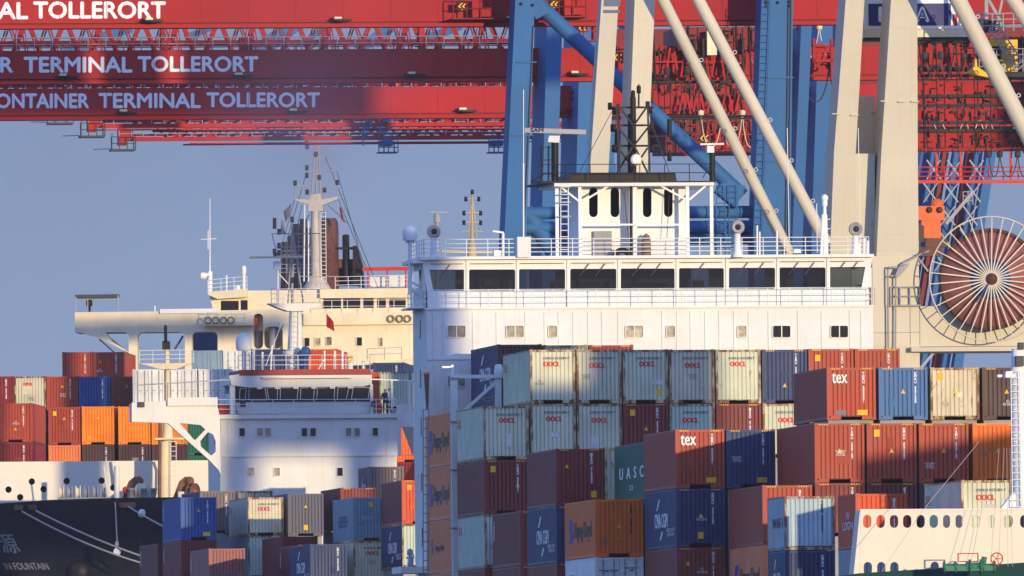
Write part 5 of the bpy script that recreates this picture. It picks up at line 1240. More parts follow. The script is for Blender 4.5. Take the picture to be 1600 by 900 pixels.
# flange joints and cable runs on the legs of the first crane
f1 = FCS[0]
multi('flange_joint', BLUE, CR[0], ((806.5, 838.5, 96), (799, 833, 210), (1187, 1240, 120), (1182, 1238, 250)), lambda mb, a, b, y: mb.pbox(f1, a, y, b, y + 2.2, -.08, 2.65))
multi('cable_run', CABLE, CR[0], (((1236, -20), (1231, 372)), ((1232, -20), (1227, 372)), ((833, 40), (818, 372))), lambda mb, a, b: mb.tube(f1.P(*a, -.05), f1.P(*b, -.05), .035, n=5))
mb = MB(); mb.ladder(f1.P(1184, 372, -.25), f1.P(1197, 0, -.25), .5, f1.b, .4, .03); mb.build('ladder', BLUE, CR[0])
multi('bolt', BLACK, CR[0], ((1197, 4), (1215, 4), (1233, 3), (1197, 10), (1233, 9), (814, 6), (832, 8)), lambda mb, x, y: mb.lathe(f1.P(x, y, -.02), -f1.a, [(.09, -.05), (.09, .08), (0, .08)], 8))
# crane 1: braces between its legs
f1 = FCS[0]
mb = MB(); mb.tube(f1.P(838, 4, 1.4), f1.P(1160, 306, 1.4), .44, n=16); mb.tube(f1.P(820, 333, 1.8), f1.P(1182, 331, 1.8), .36, n=14); mb.tube(f1.P(820, 356, 1.8), f1.P(1182, 354, 1.8), .36, n=14); mb.tube(f1.P(820, 374, 2.2), f1.P(1182, 372, 2.2), .36, n=14)
mb.prism(f1, [(816, -10), (842, -6), (860, 18), (838, 30)], .4, 2.2); mb.prism(f1, [(1128, 285), (1165, 290), (1150, 325), (1120, 300)], .6, 2.0)
mb.tube(f1.P(820, 330, 2), f1.P(866, 392, 2), .55, n=12); mb.build('brace_tube', BLUE, CR[0])
mb = MB()
for y in (322, 340, 358): mb.rail([f1.P(1118, y + 38, .4), f1.P(1150, y + 38, .4)], .7, .5, 2, .04)
mb.ladder(f1.P(1126, 400, .3), f1.P(1126, 290, .3), .5, f1.b); mb.ladder(f1.P(1146, 400, .3), f1.P(1146, 290, .3), .5, f1.b); mb.build('ladder', BLUE, CR[0])
# gangway platforms with arrow signs on the booms
def arrow_sign(fr, x, y, parent, s=1.0):
    mb = MB(); mb.prism(fr, [(x - 9 * s, y - 7 * s), (x + 9 * s, y - 7 * s), (x + 9 * s, y + 7 * s), (x - 9 * s, y + 7 * s)], 2.9, 2.95); o = mb.build('sign', BLACK, parent)
    for dx in (-7, 0):
        mb = MB()
        mb.prism(fr, [(x + (dx) * s, y), (x + (dx + 6) * s, y - 6 * s), (x + (dx + 9) * s, y - 6 * s), (x + (dx + 3) * s, y), (x + (dx + 9) * s, y + 6 * s), (x + (dx + 6) * s, y + 6 * s)], 2.86, 2.9)
        mb.build('arrow', YELLOW, o)
for k, x, y in ((0, 722, 10), (0, 866, 7), (1, 910, 44), (1, 965, 90), (2, 900, 150), (2, 1022, 146), (2, 1100, 216)):
    arrow_sign(FCS[k], x, y, CR[k], .9)
    mb = MB(); fr = FCS[k]
    mb.rail([fr.P(x - 14, y + 18, 2.8), fr.P(x + 50, y + 18, 2.8)], 1.1, .7, 2, .035); mb.pbox(fr, x - 15, y + 18, x + 52, y + 20, 2.6, 3.9); mb.build('side_platform', RED if k else DRED, CR[k])
    multi('control_cabinet', RED, CR[k], ((x + 16, y - 8, x + 26, y + 17), (x + 30, y + 2, x + 46, y + 16)), lambda mb, a, b, c, d: mb.pbox(fr, a, b, c, d, 2.9, 3.7))
# trusses and walkways standing on the booms
def truss(fr, x0, x1, ytop, ybot, pitch, m, parent, d=4.6, w=.14, spread=.34, rails=()):
    mb = MB(); x = x0; sl = lambda x, y: y - .0051 * (x - 400)
    while x < x1:
        a = fr.P(x, sl(x, ytop), d)
        for k in (-1, 1):
            mb.bar(fr.P(x + k * 3, sl(x, ytop), d), fr.P(x + k * pitch * spread, sl(x, ybot), d), w, w)
            mb.bar(fr.P(x + k * 3 + 4, sl(x, ytop), d + 7), fr.P(x + k * pitch * spread + 4, sl(x, ybot), d + 7), w, w)
        x += pitch
    for y, t in rails: mb.bar(fr.P(x0 - 30, sl(x0 - 30, y), d), fr.P(x1, sl(x1, y), d), t, t)
    return mb.build('truss', m, parent)
truss(FCS[1], -20, 805, 36, 79, 60, RED, CR[1], 4.6, .16, .34, ((65, .22),))
truss(FCS[2], -8, 805, 112, 138, 46, RED, CR[2], 5, .16, .34, ((127, .3), (131, .2)))
truss(FCS[1], 12, 805, 44, 79, 60, DRED, CR[1], 8.0, .1, .25, ((70, .12), (58, .06)))
truss(FCS[1], 30, 805, 36, 79, 120, RED, CR[1], 3.9, .08, .08, ((73, .07),))
truss(FCS[2], 14, 805, 118, 138, 31, DRED, CR[2], 8, .1, .3, ((134, .12),))
mb = MB(); mb.rail([FCS[1].P(-30, 80, 3.9), FCS[1].P(805, 76, 3.9)], .82, 1.15, 2, .03); mb.rail([FCS[2].P(-30, 139, 3.9), FCS[2].P(805, 134, 3.9)], .6, 1.0, 2, .03); mb.build('walkway_rail', GREY, CR[1])
multi('boom_bracket', RED, CR[1], ((252, 43, 258, 80), (375, 58, 395, 80), (505, 43, 512, 66), (655, 42, 664, 80)), lambda mb, a, b, c, d: mb.pbox(FCS[1], a, b, c, d, 4.2, 5))
multi('boom_bracket', RED, CR[2], ((44, 126, 58, 139), (472, 124, 488, 138), (618, 126, 626, 138), (730, 122, 736, 138), (345, 124, 352, 138)), lambda mb, a, b, c, d: mb.pbox(FCS[2], a, b, c, d, 4.2, 5))
multi('forestay', BLUE, CR[2], (((97, 83, 8), (205, 42, 8), .75), ((290, 60, 9), (330, 42, 9), .5), ((390, 84, 8), (450, 42, 8), .7), ((425, 74, 8), (465, 42, 8), .5), ((560, 78, 8), (612, 42, 8), .7), ((480, 62, 8), (510, 44, 8), .4), ((668, 60, 8), (720, 40, 8), .6)), lambda mb, a, b, w: mb.bar(FCS[2].P(*a), FCS[2].P(*b), .5, w))
# the two farthest cranes: truss booms with a gondola at the tip
for k, (Dd, label, tip, yc, yt) in enumerate(((1366, 'quay crane with a red truss boom just under the third lettered boom', 138, 195, 180), (1414, 'quay crane with the lowest red truss boom, its tip cage hanging over the sky', 186, 216, 200))):
    fc = Fr(Dd, 800); xq = fc.w(*fc.at(1010, 300)); root = thing('quay_crane', (xq.x, xq.y, ZQ), label, 'crane', 'blue quay cranes with red booms')
    CR.append(root); FCS.append(fc)
    xa = 944 + 40 * k
    leg(fc, [(xa, -60), (xa + 20, -60), (xa + 14, 375), (xa - 6, 375)], 0, 6, 'leg', BLUE, root); leg(fc, [(1312 + 24 * k, -60), (1330 + 24 * k, -60), (1322 + 24 * k, 375), (1304 + 24 * k, 375)], 0, 6, 'leg', BLUE, root)
    sl = lambda x, y: y - .0051 * (x - 400)
    mb = MB()
    for d in (0, 6):
        mb.prism(fc, [(tip, sl(tip, yc - 3)), (1700, sl(1700, yc - 3)), (1700, sl(1700, yc + 3.5)), (tip, sl(tip, yc + 3.5))], 4 + d, 4.5 + d)
        mb.prism(fc, [(tip, sl(tip, yt - 3)), (1700, sl(1700, yt - 3)), (1700, sl(1700, yt)), (tip, sl(tip, yt))], 4.2 + d, 4.5 + d)
    mb.bar(fc.P(tip + (0 if k == 0 else 110), sl(tip, yc + 7), 4), fc.P(1700, sl(1700, yc + 7), 4), .1, .1); b = mb.build('boom', RED, root)
    mb = MB(); x = tip + 75
    while x < 810:
        for d in (4.3, 10.3):
            mb.bar(fc.P(x, sl(x, yt), d), fc.P(x + 15, sl(x, yc - 2), d), .24, .24); mb.bar(fc.P(x + 33, sl(x, yt), d), fc.P(x + 15, sl(x, yc - 2), d), .24, .24)
        mb.tube(fc.P(x + 40, sl(x, yt), 4), fc.P(x + 40, sl(x, yc), 4), .04); x += 52
    mb.build('truss', RED, b)
    mb = MB(); x = tip + 60
    while x < 810:
        mb.bar(fc.P(x, sl(x, yt), 7), fc.P(x + 13, sl(x, yc - 2), 7), .13, .13); mb.bar(fc.P(x + 26, sl(x, yt), 7), fc.P(x + 13, sl(x, yc - 2), 7), .13, .13); x += 26
    mb.bar(fc.P(tip, sl(tip, yc - 6), 7), fc.P(810, sl(810, yc - 6), 7), .15, .15); mb.bar(fc.P(tip + 100, sl(tip, yc + 9), 5), fc.P(810, sl(810, yc + 9), 5), .12, .12); mb.build('truss', DRED, b)
    mb = MB(); mb.rail([fc.P(tip, sl(tip, yc - 3), 3.7), fc.P(810, sl(810, yc - 3), 3.7)], .5, .9, 2, .028); mb.build('walkway_rail', GREY, b)
    mb = MB(); mb.pbox(fc, 940, yt - 5, 1700, yc + 4, 4.6, 9.9); mb.build('girder', RED, b)
    mb = MB(); x0, x1, yb = tip - 14, tip + 26, yc + 18     # gondola
    mb.pbox(fc, x0 + 2, yb - 1.5, x1, yb + 1.5, 3.4, 5.2); mb.rail([fc.P(x0 + 2, yb, 5.2), fc.P(x0 + 2, yb, 3.4), fc.P(x1, yb, 3.4), fc.P(x1, yb, 5.2)], .95, .6, 2, .03)
    mb.tube(fc.P(x0 + 3, yb, 3.5), fc.P(x0 + 3, yb - 26, 3.5), .03); mb.tube(fc.P(x1 - 3, yb, 3.5), fc.P(x1 - 3, yc, 3.5), .05); mb.tube(fc.P(x0 - 26, yb - .5, 4), fc.P(x0, yb - 1.5, 4), .03); mb.build('gondola', DGREY, b)
    mb = MB(); mb.pbox(fc, tip - 1, yt, tip + 12, yc + 11, 3.7, 4.6); mb.pbox(fc, tip + 12, yt + 3, tip + 22, yc + 3, 3.8, 5); mb.build('boom_tip', RED, b)
    if k == 0:
        mb = MB(); mb.pbox(fc, 76, 191, 115, 194, 3.4, 5.2); mb.rail([fc.P(74, 191, 5), fc.P(74, 191, 3.4), fc.P(115, 191, 3.4)], .4, .6, 2, .03); mb.tube(fc.P(48, 190.5, 4), fc.P(75, 191, 4), .03); mb.tube(fc.P(85, 176, 4), fc.P(85, 192, 4), .05); mb.tube(fc.P(105, 176, 4), fc.P(105, 192, 4), .05); mb.build('gondola', DGREY, CR[2])
    else:
        mb = MB()
        for x in (772, 600):
            mb.pbox(fc, x - 4, yc + 3, x + 14, yc + 12, 3.4, 5); mb.rail([fc.P(x - 8, yc + 22, 3.6), fc.P(x + 22, yc + 22, 3.6)], 1.1, .6, 3, .035); mb.pbox(fc, x - 8, yc + 21, x + 22, yc + 23, 3.4, 5); mb.tube(fc.P(x, yc + 4, 3.6), fc.P(x, yc + 22, 3.6), .05); mb.tube(fc.P(x + 16, yc + 4, 3.6), fc.P(x + 16, yc + 22, 3.6), .05)
        mb.build('service_cage', DBLUE, b)
# machinery between the legs: ribbed red trolley houses and their dark undersides
def ribbed(fr, x0, y0, x1, y1, d0, d1, parent, name='machinery_house', m=RED, pitch=9):
    mb = MB(); mb.pbox(fr, x0, y0, x1, y1, d0, d1); x = x0 + 3
    while x < x1 - 3: mb.pbox(fr, x, y0 + .5, x + 1.6, y1 - .5, d0 - .12, d0 - .002); x += pitch
    return mb.build(name, m, parent)
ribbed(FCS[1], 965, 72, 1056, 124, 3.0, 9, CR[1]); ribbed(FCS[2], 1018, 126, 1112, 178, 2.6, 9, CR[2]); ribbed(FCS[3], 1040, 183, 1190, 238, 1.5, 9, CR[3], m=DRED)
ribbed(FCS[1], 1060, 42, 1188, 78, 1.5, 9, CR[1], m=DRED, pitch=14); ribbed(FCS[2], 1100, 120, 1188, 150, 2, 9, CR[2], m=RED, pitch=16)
mb = MB()
for y in (126, 128, 180, 184): mb.pbox(FCS[1], 940, y, 1190, y + 2.2, 2.2, 3)
for x in (1020, 1075, 1150, 1170): mb.tube(FCS[1].P(x, 36, 1.4), FCS[1].P(x + 4, 125, 1.4), .06)
for x in (1085, 1098, 1135, 1160): mb.pbox(FCS[1], x, 60, x + 3, 126, .8, 1.2)
mb.build('trolley_gear', BLACK, CR[1])
mb = MB(); mb.pbox(FCS[1], 1105, 48, 1120, 86, .5, 1.2); mb.build('switch_box', CREAM, CR[1])
def clutter(fr, x0, x1, y0, y1, d, parent, n, seed, name='crane_machinery', m=BLACK, lo=2, hi=11):
    """small cabinets, brackets and conduits fixed to the face that lies at depth d"""
    R = random.Random(seed); mb = MB()
    for _ in range(n):
        x, y = R.uniform(x0, x1), R.uniform(y0, y1); k = R.random()
        if k < .5: w, h = R.uniform(lo, hi), R.uniform(1.0, 3.4); mb.pbox(fr, x, y, min(x + w, x1 + 6), y + h, d - R.uniform(.2, .5), d - .002)
        elif k < .96: mb.pbox(fr, x, y, x + R.uniform(.8, 1.8), y + R.uniform(6, 20), d - R.uniform(.15, .3), d - .002)
        else: mb.path([fr.P(x + t * 14, y + 10 * (1 - (2 * t - 1) ** 2), d - .25) for t in (0, .15, .3, .5, .7, .85, 1)], .04, 5)
    return mb.build(name, m, parent)
clutter(FCS[1], 380, 800, 62, 74, 4.4, CR[1], 40, 3, m=DRED); clutter(FCS[2], 0, 800, 126, 134, 4.6, CR[2], 60, 4, m=DRED); clutter(FCS[2], 100, 480, 127, 134, 4.5, CR[2], 18, 5, m=WHITED, lo=2, hi=6)
clutter(FCS[1], 1060, 1182, 44, 74, 1.5, CR[1], 40, 6); clutter(FCS[1], 968, 1050, 74, 84, 2.9, CR[1], 18, 16); clutter(FCS[1], 968, 1050, 112, 124, 2.9, CR[1], 26, 17)
clutter(FCS[2], 1020, 1108, 128, 140, 2.5, CR[2], 26, 7); clutter(FCS[2], 1020, 1108, 162, 178, 2.5, CR[2], 30, 18); clutter(FCS[2], 1102, 1184, 120, 150, 1.9, CR[2], 40, 19)
clutter(FCS[3], 1042, 1186, 184, 236, 1.4, CR[3], 70, 8); clutter(FCS[3], 1042, 1186, 184, 236, 1.4, CR[3], 26, 9, m=RED)
for y0, y1, sd in ((68, 102, 10), (130, 160, 20), (172, 186, 21), (208, 228, 22)): clutter(FCS[1], 1438, 1596, y0, y1, 2.8, CR[1], 34, sd)
clutter(FCS[1], 1438, 1596, 62, 226, 2.75, CR[1], 30, 11, m=DRED, lo=4, hi=20); clutter(FCS[1], 1242, 1318, 80, 118, 4, CR[1], 22, 12)
truss(FCS[1], 1050, 1185, 78, 124, 24, RED, CR[1], 2.2, .12, .42, ((100, .1),)); truss(FCS[2], 1070, 1185, 150, 182, 22, RED, CR[2], 1.6, .12, .42); truss(FCS[3], 1110, 1186, 196, 236, 20, RED, CR[3], 1.2, .12, .42, ((214, .1),))
truss(FCS[1], 1445, 1600, 104, 128, 22, DRED, CR[1], 1.9, .1, .42); truss(FCS[2], 1445, 1600, 160, 176, 18, DRED, CR[2], 1.4, .1, .42)
clutter(FCS[3], 560, 606, 186, 214, 3.9, CR[3], 30, 13, 'service_cage', BLUE, 2, 9)
mb = MB(); mb.pbox(FCS[3], 958, 44, 1680, 236, 12, 13); mb.build('dark_backing_panel', DRED, CR[3])  # dark sheet added to keep bright sky out of the gaps between girders
# right hand side: girders, rails and hanging festoon cables
def festoon(fr, xs, y0, drop, d, parent, m=CABLE, r=.04):
    mb = MB()
    for x0, x1 in zip(xs[:-1], xs[1:]):
        P = []
        for k in range(11):
            u = k / 10; P.append(fr.P(x0 + (x1 - x0) * u, y0 + drop * (1 - (2 * u - 1) ** 4 * .55 - (2 * u - 1) ** 2 * .45), d))
        mb.path(P, r, 5)
    for x in xs: mb.lathe(fr.P(x, y0 - 1, d), (0, 0, 1), [(0, -.25), (.2, -.2), (.22, .15), (0, .25)], 8)
    return mb.build('festoon_cable', m, parent)
for fr_, xs_, y_, dr_, m_ in ((FCS[2], [1095, 1128, 1160, 1186], 178, 52, CREAM), (FCS[1], [1042, 1074, 1100], 112, 40, CABLE), (FCS[1], [1445, 1470, 1506, 1540, 1582], 88, 30, CABLE), (FCS[2], [1448, 1486, 1520, 1566], 140, 34, CABLE), (FCS[2], [1470, 1530, 1590], 186, 30, CREAM)):
    festoon(fr_, xs_, y_, dr_, .8, CR[1], m_, .03)
festoon(FCS[1], [1242, 1280, 1318], 42, 50, 2, CR[1], CREAM, .03); festoon(FCS[1], [1140, 1168, 1190], 40, 60, 2, CR[1], GREY, .03)
festoon(FCS[1], [1252, 1296, 1330], 104, 55, 1.5, CR[1], CABLE, .045); festoon(FCS[1], [1436, 1460, 1492, 1524, 1560, 1600], 66, 58, 1.6, CR[1])
festoon(FCS[2], [1440, 1478, 1530, 1570, 1610], 118, 46, 1.6, CR[2]); festoon(FCS[2], [1455, 1508, 1545, 1590], 176, 42, 1.2, CR[2], ROPE, .035); festoon(FCS[3], [1430, 1462, 1500, 1556, 1600], 184, 22, 1.5, CR[3])
mb = MB(); f2 = FCS[1]
for x in (1441, 1462, 1494, 1521, 1546, 1578, 1596): mb.tube(f2.P(x, 56, 1.2), f2.P(x + 3, 240, 1.2), .035)
mb.tube(f2.P(1440, 140, 1), f2.P(1452, 250, 1), .04)
for y in (64, 107, 114, 150, 165, 192, 204): mb.bar(f2.P(1434, y, 2.4), f2.P(1640, y - 1, 2.4), .14, .2)
mb.build('cable_hanger', BLACK, CR[1])
mb = MB()
for y0, y1 in ((66, 104), (128, 162), (170, 188), (206, 230)): mb.pbox(f2, 1430, y0, 1660, y1, 2.8, 3.3)
for y in (58, 112, 120, 232): mb.pbox(f2, 1430, y, 1660, y + 3.5, 1.9, 3.4)
mb.build('rear_girder', RED, CR[1])
mb = MB(); f3 = FCS[2]
mb.bar(f3.P(1430, 284, 2), f3.P(1660, 283.5, 2), .2, .22); mb.rail([f3.P(1430, 283, 2), f3.P(1660, 282.5, 2)], .95, 1.0, 3, .04)
for x in (1462, 1500, 1578): mb.pbox(f3, x, 236, x + 3.5, 284, 2, 2.2)
mb.build('underslung_walkway', SIGNRED, CR[2])
festoon(f3, [1545, 1562, 1590, 1612], 242, 34, 1.5, CR[2])
g = MB()
for x, y in ((1270, 68), (1286, 86)): g.pbox(FCS[1], x, y, x + 18, y + 14, 1.2, 1.5)
for x0, y0, x1, y1 in ((1270, 60, 1274, 98), (1298, 60, 1302, 125), (1270, 92, 1302, 97), (1270, 70, 1302, 73)): g.pbox(FCS[1], x0, y0, x1, y1, .7, 1.1)
g.build('trolley_frame', RED, CR[1])

# ------------------------------------------------------------------ distant cranes seen under the booms
FX = Fr(1760, 1500)
rt = thing('distant_gantry_crane', (FX.P(1480, 300).x, FX.P(1480, 300).y, ZQ), 'distant crane with slanting blue and red legs seen beside the big cable reel', 'crane')
for k, (x, w, m) in enumerate(((1543, 14, BLUE), (1525, 11, BLUE), (1512, 10, DRED), (1492, 13, BLUE), (1474, 9, DRED), (1456, 12, BLUE), (1440, 12, DBLUE))):
    mb = MB(); s = -.158; yb = 1250
    xb = x + s * 340
    mb.prism(FX, [(x, 236), (x + w, 236), (xb + w, 580), (xb, 580)], k * 1.5, k * 1.5 + 2)
    a, b = FX.at(xb, 580, k * 1.5), FX.at(xb + w, 580, k * 1.5); mb.box(FX, a[0], b[0], k * 1.5, k * 1.5 + 2, ZQ, a[2] + .02)
    mb.build('leg', m, rt)
mb = MB()
for k in range(5):
    y0 = 250 + k * 36
    for x in (1448, 1480, 1515): mb.bar(FX.P(x - k * 5, y0, -1), FX.P(x + 22 - k * 5, y0 + 30, -1), .14, .14); mb.bar(FX.P(x + 22 - k * 5, y0, -1), FX.P(x - k * 5, y0 + 30, -1), .1, .1)
mb.bar(FX.P(1478, 350, -1), FX.P(1520, 300, -1), .3, .3); mb.bar(FX.P(1436, 578, -1), FX.P(1460, 550, -1), .25, .25)
mb.rail([FX.P(1505, 320, -1), FX.P(1520, 320, -1)], 1.2, .5, 3, .05); mb.build('cross_brace', GREY, rt)
mb = MB(); mb.pbox(FX, 1434, 322, 1476, 344, -2.5, -1); mb.pbox(FX, 1440, 344, 1470, 372, -2.4, -1); mb.lathe(FX.P(1464, 320, -1.8), FX.a, [(0, -.5), (.55, -.45), (.55, .3), (0, .3)], 14); mb.build('hoist_block', ORANGE, rt)
mb = MB(); mb.pbox(FX, 1436, 352, 1444, 378, -2.8, -2.5); mb.pbox(FX, 1446, 372, 1480, 386, -2.6, -1); mb.pbox(FX, 1434, 386, 1472, 400, -2.4, -1); mb.lathe(FX.P(1452, 328, -2.6), FX.a, [(0, -.1), (.3, 0), (0, .1)], 10); mb.lathe(FX.P(1468, 328, -2.6), FX.a, [(0, -.1), (.3, 0), (0, .1)], 10); mb.build('hoist_gear', RUSTY, rt)

# ------------------------------------------------------------------ the beige crane in front
FK = Fr(1082, 1200)
q = FK.P(1180, 500); BK = thing('beige_quay_crane', (q.x, q.y, ZQ), 'beige quay crane with slanting tubes, a large spoked cable reel and a navy lettered sign', 'crane')
leg(FK, [(944, -60), (970, -60), (944, 380), (914, 380)], 0, 1.6, 'leg', BEIGE, BK)
leg(FK, [(994, -60), (1026, -60), (1007, 380), (977, 380)], 0.3, 4.3, 'leg', BEIGE, BK)
leg(FK, [(1326, -60), (1354, -60), (1337, 240), (1303, 240)], 0, 3.2, 'leg', BEIGE, BK)
leg(FK, [(1303, 240), (1367, 240), (1367, 400), (1297, 400)], .01, 3.2, 'leg', BEIGE, BK)
leg(FK, [(1337, 150), (1367, 150), (1367, 242), (1337, 242)], 2, 3.4, 'leg_gusset', BEIGE, BK)
leg(FK, [(1396, -60), (1433, -60), (1434, 240), (1377, 240)], -1.5, 2, 'leg', BEIGE, BK)
leg(FK, [(1377, 240), (1434, 240), (1436, 520), (1364, 520)], -1.502, 2, 'leg', BEIGE, BK)
mb = MB()
for x0, x1, y, d in ((1376, 1384, 157, -1.7), (1404, 1414, 158, -1.7), (1424, 1436, 158, -1.7), (1300, 1312, 177, -.2), (1330, 1342, 179, -.2), (1361, 1368, 174, 1.8)): mb.pbox(FK, x0, y, x1, y + 1.6, d, d + .25)
mb.build('lifting_lug', BEIGE, BK)
for a, b, r, d in (((1021, -30), (1234, 398), .33, 1.0), ((1070, -40), (1292, 382), .35, -4.5), ((1466, -60), (1625, 248), .47, -5.5), ((1556, -40), (1640, 85), .4, -6.2)):
    mb = MB(); mb.tube(FK.P(*a, d), FK.P(*b, d), r, n=20); t = mb.build('brace_tube', BEIGE, BK)
    mb = MB()
    for u in (.3, .55, .7, .85):
        p = FK.P(a[0] + (b[0] - a[0]) * u, a[1] + (b[1] - a[1]) * u, d) + FK.b * (r * .9) + Vector((0, 0, r * .5)); mb.ring(p + FK.b * .1, FK.a, .1, .03, 10, 5)
    mb.build('lifting_eye', BEIGE, t)
mb = MB()
for y0, y1 in ((-60, 10), (15.5, 20.5)): mb.prism(FK, [(943.5 - y0 * .068, y0), (969.5 - y0 * .06, y0), (969.5 - y1 * .06, y1), (943.5 - y1 * .068, y1)], -.012, -.002)
mb.build('painted_band', plain('slate_blue_band', (.10, .13, .20), .5), BK)
# sill beam, railing, lamps
mb = MB(); mb.pbox(FK, 1364, 478, 1680, 541, -1.9, 2.5); mb.pbox(FK, 1364.2, 400, 1437, 700, -1.85, 2.4); sill = mb.build('sill_beam', BEIGE, BK)
mb = MB()
for x in (1422.5, 1437.5): mb.pbox(FK, x - .5, 479, x + .5, 540, -1.93, -1.902)
mb.pbox(FK, 1366, 519, 1436, 520, -1.93, -1.902); mb.build('weld_seam', GREY, sill)
mb = MB(); mb.pbox(FK, 1424, 541.5, 1680, 548.5, -2.5, 2.5); mb.build('lower_flange', BEIGE, sill)
mb = MB(); mb.rail([FK.P(1391, 477, -2), FK.P(1437, 477, -2), FK.P(1437, 477, 1)], 1.02, .62, 2, .045); mb.pbox(FK, 1390, 476, 1440, 478.5, -2.2, -1.5); mb.build('landing_rail', GREY, BK)
mb = MB()
mb.tube(FK.P(1388, 545, -2.2), FK.P(1387, 420, -2.2), .05); mb.tube(FK.P(1399, 545, -2.2), FK.P(1399.5, 428, -2.2), .05); mb.path([FK.P(1399, 428, -2.2), FK.P(1410, 412, -2.2), FK.P(1437, 398, -2.1), FK.P(1452, 392, -2.1)], .06); mb.prism(FK, [(1398, 432), (1404, 418), (1422, 411), (1418, 418), (1404, 433)], -2.5, -2.2); mb.pbox(FK, 1389, 416, 1402, 419, -2.4, -2.2); mb.pbox(FK, 1391, 430, 1402, 432, -2.4, -2.2); mb.build('lamp_bracket', GREY, BK)
# cable reel
rc = FK.P(1549, 436, -3.6); ax = FK.a; S = 1076 / F
R1, R2, R3 = 98 * S, 80 * S, 74 * S
mb = MB(); mb.lathe(rc + ax * .35, ax, [(0, 0), (R3, 0), (R3, .05)], 64); reel = mb.build('cable_reel', REEL, BK)
mb = MB(); mb.lathe(rc + ax * .30, ax, [(R3, .06), (R3, 0), (R2, 0), (R2, .75), (R3 * .5, .78), (0, .78)], 64); mb.build('rim', REELD, reel)
mb = MB(); mb.ring(rc, ax, R1, .042, 96, 8); mb.ring(rc, ax, .36, .05, 24, 6)
n = 34
for k in range(n):
    t = 2 * math.pi * (k + .4) / n; e = FK.b * math.cos(t) + Vector((0, 0, math.sin(t)))
    mb.bar(rc + e * .35, rc + e * (R2 - .05), .07, .06, up=ax); mb.bar(rc + e * (R2 - .05), rc + e * R1, .05, .05, up=ax)
mb.build('spokes', mat('pale_spoke_paint', (.56, .50, .41), .45), reel)
mb = MB(); mb.lathe(rc, -ax, [(.34, -.1), (.34, .06), (.15, .1), (.1, .2), (0, .2)], 18); mb.build('hub', RUSTY, reel)
mb = MB(); mb.lathe(rc + ax * .3, ax, [(0, 0), (32 * S, 0), (32 * S, .04)], 24); mb.tube(rc + FK.b * -.2 - ax * .12 + Vector((0, 0, -.3)), rc + FK.b * -.9 - ax * .12 + Vector((0, 0, -1.3)), .05); mb.build('hub_plate', DBLUE, reel)
mb = MB(); mb.tube(rc + ax * .8, rc + ax * 6.5, .4, n=14); mb.build('axle', BEIGE, reel)
mb = MB(); mb.prism(FK, [(1532, 425), (1566, 425), (1580, 480), (1518, 480)], -1.6, .5); mb.build('reel_mount', BEIGE, BK)
# sign with white letters on navy
mb = MB(); mb.pbox(FK, 1351, -30, 1512, 45, 3.5, 3.8); sg = mb.build('sign_board', TXWHITE, BK)
mb = MB(); mb.pbox(FK, 1357, 5.5, 1486, 40, 3.47, 3.498); mb.build('navy_panel', NAVYSIGN, sg)
mb = MB(); text_on(mb, FK, 'HHL', 1374, 11.5, 1429, 33, 3.46, .05); text_on(mb, FK, 'A', 1431.5, 11.5, 1451, 33, 3.46, .05); mb.build('lettering', TXWHITE, sg)
mb = MB(); text_on(mb, FK, 'A', 1434, 14.5, 1448.5, 31, 3.445, .0); mb.build('letter_inline', NAVYSIGN, sg)
mb = MB(); mb.pbox(FK, 1489, 22, 1496, 40, 3.47, 3.498); mb.build('red_stripe', SIGNRED, sg)
mb = MB(); mb.pbox(FK, 1351, 46, 1520, 58, 3.3, 6); mb.build('sign_gantry', CREAM, BK)
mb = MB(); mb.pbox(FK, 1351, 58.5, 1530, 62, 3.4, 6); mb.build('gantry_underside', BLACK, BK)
# yellow trolley
mb = MB(); mb.pbox(FK, 1538, 62, 1590, 72, -2, 1); mb.pbox(FK, 1566, 72, 1590, 112, -1.8, 1); mb.prism(FK, [(1524, 92), (1526, 92), (1527, 104), (1548, 118), (1550, 122), (1512, 114), (1523, 104)], -2.5, -1.6); tr = mb.build('trolley', YELLOW, BK)
mb = MB(); mb.pbox(FK, 1538, 74, 1564, 112, -1, .8); mb.pbox(FK, 1535, 113, 1612, 120, -2, 1); mb.pbox(FK, 1520, 30, 1560, 50, 0, 1); mb.lathe(FK.P(1550, 82, -1.2), FK.a, [(0, -.3), (.3, -.25), (.3, .2), (0, .2)], 12); mb.build('trolley_machinery', BLACK, tr)
mb = MB(); mb.ladder(FK.P(1552, 42, -2.6), FK.P(1594, 106, -2.6), .6, Vector((1, 0, .66)), .25, .05); mb.rail([FK.P(1518, 50, -2), FK.P(1600, 48, -2)], 1.0, .6, 3, .04); mb.bar(FK.P(1541, -20, -1), FK.P(1541, 30, -1), .2, .2); mb.bar(FK.P(1545, 0, -1), FK.P(1570, 46, -1), .16, .16); mb.bar(FK.P(1566, 0, -1), FK.P(1556, 46, -1), .12, .12)
mb.rail([FK.P(1530, 113, -2.2), FK.P(1612, 112, -2.2)], 1.3, .5, 4, .03); mb.build('stair', GREY, tr)

